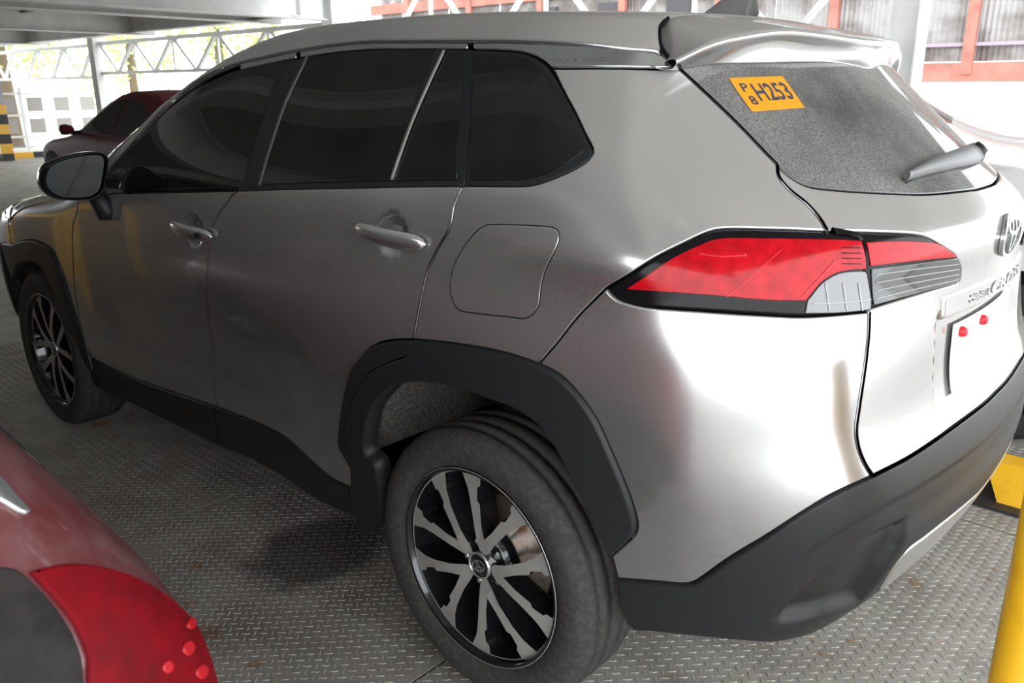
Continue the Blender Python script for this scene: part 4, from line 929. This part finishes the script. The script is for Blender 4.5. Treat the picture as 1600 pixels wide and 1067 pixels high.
# rear wiper with its cover
def wiper():
    px = [(1411, 281), (1440, 268), (1475, 256), (1505, 247), (1521, 241)]; P = SUV.hit(catmull(px, 6.)); N = SUV.normal(P); n = len(P); V, Fc = [], []
    for i in range(n):
        t = i/(n-1); w = .007+.020*t; up = np.array([0, 0, 1.])-N[i]*N[i][2]; up /= np.linalg.norm(up)
        for s, h in ((-1, .004), (-.9, .014), (0, .022), (.8, .018), (1, .004)): V.append(P[i]+up*w*s+N[i]*h)
    m = 5
    for i in range(n-1):
        for k in range(m-1): Fc.append((i*m+k, i*m+k+1, (i+1)*m+k+1, (i+1)*m+k))
    Fc += [tuple(range(m)), tuple(reversed(range((n-1)*m, n*m)))]
    w = link('rear_wiper', mesh_of('rear_wiper', V, Fc), mat('wiper_grey', (.16, .16, .165), .5), gate)
    b = MB(); B = P-np.array([0, 0, .02]); b.tube([tuple(q) for q in (P+N*.004+np.array([0, 0, -.012]))], .004, 6); b.build('wiper_blade', BLACK, gate, smooth=True)
    e = P[-1]; MB().lathe([(.0001, .030), (.016, .028), (.022, .01), (.024, 0)], 16, 'y').build('wiper_pivot', BLACK, gate, smooth=True).location = (0, 0, 0)
    o = [q for q in gate.children if q.name.startswith('wiper_pivot')][0]; o.location = e+N[-1]*.0; o.rotation_euler = Vector((0, 1, 0)).rotation_difference(Vector(N[-1])).to_euler()
wiper()

# ------------------------------------------------------------------ other cars
def car_F(low, belt, tum, gw, plan, top, rear, nose, crown=.25, kr=.3, tw=.16, td=.09):
    LOWs, PL, TP, RE, NO = Spl(low), Spl(plan), Spl(top), Spl(rear), Spl(nose)
    def F(X, Y, Z):
        Y = np.abs(Y); lo = LOWs(Z)+PL(X); gr = gw-tum*(Z-belt)+PL(X)*1.3
        f = smax(Y-smin(lo, gr, .05), RE(Z)+crown*Y*Y-X, kr); f = smax(f, X+.25*Y*Y-NO(Z), .4)
        f = smax(f, (Z-(TP(X+tw*Y*Y)-td*Y*Y))*.85, .09); return smax(f, .19-Z, .05)
    return F
def star_mesh(body, c, n=150, m=76):
    """closed skin of a body, found along lines from an inner point"""
    V, Fc = [], []; D = []
    for j in range(m+1):
        el = math.pi*(j/m-.5)
        for i in range(n):
            a = 2*math.pi*i/n; D.append((2.2*math.cos(el)*math.cos(a), .86*math.cos(el)*math.sin(a), .62*math.sin(el)))
    D = np.array(D); D /= np.linalg.norm(D, axis=1)[:, None]; P = body.root(np.tile(np.array(c, float), (len(D), 1)), D, 3.4); N = body.normal(P)
    for j in range(m):
        for i in range(n): Fc.append((j*n+i, j*n+(i+1) % n, (j+1)*n+(i+1) % n, (j+1)*n+i))
    return mesh_of('body', P, Fc, N)
def small_wheel(car, x, y, r, rz):
    t = MB().lathe([(r*.66, .095), (r*.70, .105), (r*.88, .105), (r*.97, .09), (r, .07), (r, -.07), (r*.97, -.09), (r*.66, -.1)], 40).build('wheel', RUBBER, car, smooth=True); t.location = (x, y, r); t.rotation_euler = (0, 0, rz)
    MB().lathe([(r*.67, .10), (r*.64, .09), (r*.60, .03), (r*.60, -.05), (.0001, -.06)], 40).build('rim', RIMBLACK, t, smooth=True)
    for k in range(7):
        a = 2*math.pi*k/7; s = MB(); s.add([(.02, .06, -.018), (r*.63, .085, -.028), (r*.63, .085, .028), (.02, .06, .018), (.02, .02, -.018), (r*.63, .03, -.028), (r*.63, .03, .028), (.02, .02, .018)], [(0, 1, 2, 3), (7, 6, 5, 4), (0, 4, 5, 1), (3, 2, 6, 7), (1, 5, 6, 2)])
        o = s.build('spoke', mat('bright_alloy', (.7, .7, .7), .25, .9), t); o.rotation_euler = (0, a, 0)
    MB().lathe([(.0001, .075), (.05, .07), (.06, .03)], 20).build('hub', MATS['bright_alloy'], t, smooth=True)
def arch_ring(body, car, xw, r, zc):
    """dark wheel opening on the body side"""
    n = 36; cx = body.u2+body.xf-xw; a = np.linspace(-.35, math.pi+.35, n); p = np.stack([cx+r*np.cos(a), zc+r*np.sin(a)], 1)
    p[:, 1] = np.maximum(p[:, 1], .21)
    both('wheel_arch', body, 'wall', p, DARK, (car, car), off=.004, thick=.004, res=.05, gap=.0005, rnd=.001)
def generic(name, F, org, rz, paint, wb, wr, wy, wins, cwin, lamps, label, body=None, mir=None):
    body = body or Body(F, xr=.0, xf=wb+.1, yc=.3, zc=.62); car = empty(name, (*org, FLOOR_Z), rz); tag(car, label, 'car')
    me = star_mesh(body, (wb*.5, 0, .62)); me.materials.append(paint); link('body', me, None, car)
    for x in (0, wb):
        arch_ring(body, car, x, wr+.055, wr)
        for s in (1, -1): small_wheel(car, x, s*(wy), wr, 0 if s > 0 else math.pi)
    for w in wins:
        p = np.array([(body.u2+body.xf-x, z) for x, z in w]); both('side_window', body, 'wall', p, GLASS, (car, car), off=.004, thick=.004, res=.06, gap=.0005, rnd=.001)
    for nm, h in cwin:
        h = np.array(h); q = h[::-1].copy(); q[:, 1] *= -1; panel(nm, body, 'tube', join(h, q), GLASS, car, off=.004, thick=.004, res=.07, gap=.0005, rnd=.001)
    for nm, p, mt in lamps: both(nm, body, 'wall', np.array(p), mt, (car, car), off=.005, thick=.005, res=.03, gap=.0005, rnd=.002)
    if mir:
        for s in (1, -1):
            b = MB(); b.lathe([(.0001, -.09), (.055, -.07), (.085, 0), (.075, .05), (.0001, .07)], 20, 'y', (0, 0, 0)); o = b.build('door_mirror', paint, car, smooth=True)
            o.location = (mir[0], s*mir[1], mir[2]); o.rotation_euler = (0, 0, s*math.radians(8)); o.scale = (.62, 1.2, .78)
            MB().box((mir[0], s*(mir[1]-.11), mir[2]-.04), (.06, .12, .05)).build('mirror_stalk', BLACK, car)
    return car, body
def plan0(L): return [(-.9, -.10), (-.5, -.045), (0, -.01), (.6, 0), (L-.5, 0), (L, -.012), (L+.5, -.06), (L+.8, -.14)]
REDP = dusty('dark_red_paint', (.13, .006, .012), .2, .35, .6, (.26, .215, .21), .2, 1.4, 14., 90., .26, .03, grain=.25, detail=3.)
MAROON = mat('maroon_paint', (.12, .013, .02), .55, 0., 0., spec=.12)
WHITEP = mat('white_paint', (.82, .82, .82), .3, 0, 1.)
# far dark red saloon
F_sal = car_F([(.2, .80), (.4, .85), (.65, .868), (.8, .86), (.9, .845), (1.0, .815)], .90, .62, .83, plan0(2.6),
    [(-1.0, 1.0), (-.75, 1.06), (-.45, 1.12), (-.15, 1.27), (.25, 1.40), (.7, 1.445), (1.15, 1.40), (1.5, 1.24), (1.95, 1.0), (2.2, .94), (2.7, .88), (3.1, .78), (3.4, .6)],
    [(.25, -.80), (.5, -.93), (.75, -.93), (.95, -.88), (1.05, -.80)], [(.2, 3.25), (.5, 3.42), (.75, 3.33), (.9, 3.2)])
generic('dark_red_saloon', F_sal, (8.2, -3.0), 0, MAROON, 2.6, .315, .78,
    [[(1.86, .93), (1.5, 1.17), (1.15, 1.30), (.82, 1.335), (.80, .93)], [(.74, .93), (.75, 1.335), (.35, 1.29), (.02, 1.15), (-.10, 1.0), (-.02, .94)]],
    [('rear_window', [(-.42, 0), (-.36, .36), (.10, .40), (.22, 0)]), ('windscreen', [(1.28, 0), (1.25, .40), (1.85, .52), (1.98, 0)])],
    [('tail_lamp', [(4.55-.0, .74), (4.85, .74), (4.85, .90), (4.55, .92)], REDLENS)],
    'dark red saloon parked further back on the left, seen over the door mirror', mir=(1.72, .96, .98))
# near red hatchback, its right rear corner in the lower left
F_hat = car_F([(.2, .82), (.4, .88), (.62, .915), (.75, .905), (.9, .850), (1.0, .80)], .93, .60, .828, [(-.9, -.05), (-.5, -.006), (0, -.004), (.6, 0), (2.0, 0), (2.5, -.012), (3.0, -.06), (3.3, -.14)],
    [(-.8, 1.30), (-.5, 1.40), (0, 1.475), (.5, 1.50), (1.0, 1.46), (1.45, 1.27), (1.85, 1.03), (2.1, .97), (2.6, .91), (3.0, .82), (3.3, .65)],
    [(.25, -.52), (.5, -.62), (.75, -.62), (.9, -.585), (1.0, -.52), (1.2, -.40), (1.4, -.26)], [(.2, 3.1), (.5, 3.27), (.75, 3.2), (.9, 3.05)])
HATX, HATY = .02, 2.60
hat, HB = generic('red_hatchback', F_hat, (HATX, HATY), 0, REDP, 2.5, .30, .775,
    [[(1.8, .96), (1.45, 1.20), (1.1, 1.32), (.78, 1.345), (.76, .96)], [(.70, .96), (.72, 1.345), (.3, 1.32), (.0, 1.25), (-.12, .97)]],
    [('windscreen', [(1.2, 0), (1.17, .40), (1.78, .50), (1.9, 0)])], [], 'red hatchback whose dusty rear corner fills the lower left', mir=(1.62, .95, 1.0))
def hat_px(px, step=9.):
    d = rays(catmull(px, step)); global CAM_POS; keep = CAM_POS; CAM_POS = keep-np.array([HATX, HATY, FLOOR_Z])
    Q = HB.hit(catmull(px, step), .25, 3.0); CAM_POS = keep; return HB.wall_inv(Q)
lens_poly = hat_px([(40, 890), (110, 878), (190, 893), (255, 930), (310, 985), (345, 1040), (352, 1090), (300, 1120), (200, 1130), (138, 1090), (130, 1020), (100, 960), (60, 915), (40, 890)])[:-1]
HATLENS = mat('dusty_red_lens', (.20, .003, .008), .5, spec=.08, noise=(22, (.12, .004, .008), .35, .65))
garn_poly = hat_px([(-60, 885), (20, 884), (58, 912), (98, 958), (128, 1015), (137, 1090), (137, 1130), (-60, 1130), (-60, 885)])[:-1]
panel('rear_garnish', HB, 'wall', garn_poly, mat('dusty_black', (.014, .012, .012), .6, spec=.2, noise=(25, (.03, .025, .025), .4, .7)), hat, off=.004, thick=.01, res=.02, rnd=.004)
hl = panel('tail_lamp', HB, 'wall', lens_poly, HATLENS, hat, off=.006, thick=.01, res=.015, rnd=.004)
REDGLINT = mat('painted_red_glint', (.46, .006, .014), .4)  # glints on the unlit lens, painted as brighter red spots
for cx, cy, r in ((291, 978, 7), (286, 1016, 9), (254, 1044, 8), (307, 1052, 9)):
    panel('lens_glint', HB, 'wall', hat_px([(cx+r*math.cos(t), cy+1.25*r*math.sin(t)) for t in np.linspace(0, 2*math.pi, 13)])[:-1], REDGLINT, hl, off=.009, thick=.003, gap=.0002, rnd=.0012, res=.012)
panel('chrome_trim', HB, 'wall', hat_px([(-20, 735), (0, 752), (20, 776), (44, 802), (36, 806), (14, 794), (-20, 770), (-20, 735)])[:-1], CHROME, hat, off=.006, thick=.006, gap=.0002, rnd=.002, res=.015)
# white van on the far side, nose towards the open end
F_van = car_F([(.2, .80), (.4, .86), (.7, .885), (.95, .88), (1.1, .86), (1.3, .82)], 1.20, .50, .845, plan0(2.6),
    [(-.9, 1.70), (0, 1.76), (.8, 1.76), (1.2, 1.70), (1.6, 1.50), (1.95, 1.30), (2.15, 1.235), (2.5, 1.20), (2.9, 1.12), (3.2, .95), (3.4, .7)],
    [(.25, -.75), (.6, -.85), (1.0, -.85), (1.5, -.75)], [(.2, 3.2), (.5, 3.38), (.8, 3.36), (1.05, 3.22)])
generic('white_van', F_van, (2.05, -2.62), math.pi, WHITEP, 2.6, .34, .80,
    [[(1.75, 1.26), (1.45, 1.48), (1.15, 1.60), (.85, 1.63), (.8, 1.25)], [(.74, 1.25), (.76, 1.63), (-.1, 1.62), (-.2, 1.26)]],
    [('windscreen', [(1.32, 0), (1.29, .45), (1.88, .56), (2.02, 0)])], [], 'white van parked beyond the grey car at the right edge', mir=(1.72, 1.02, 1.25))
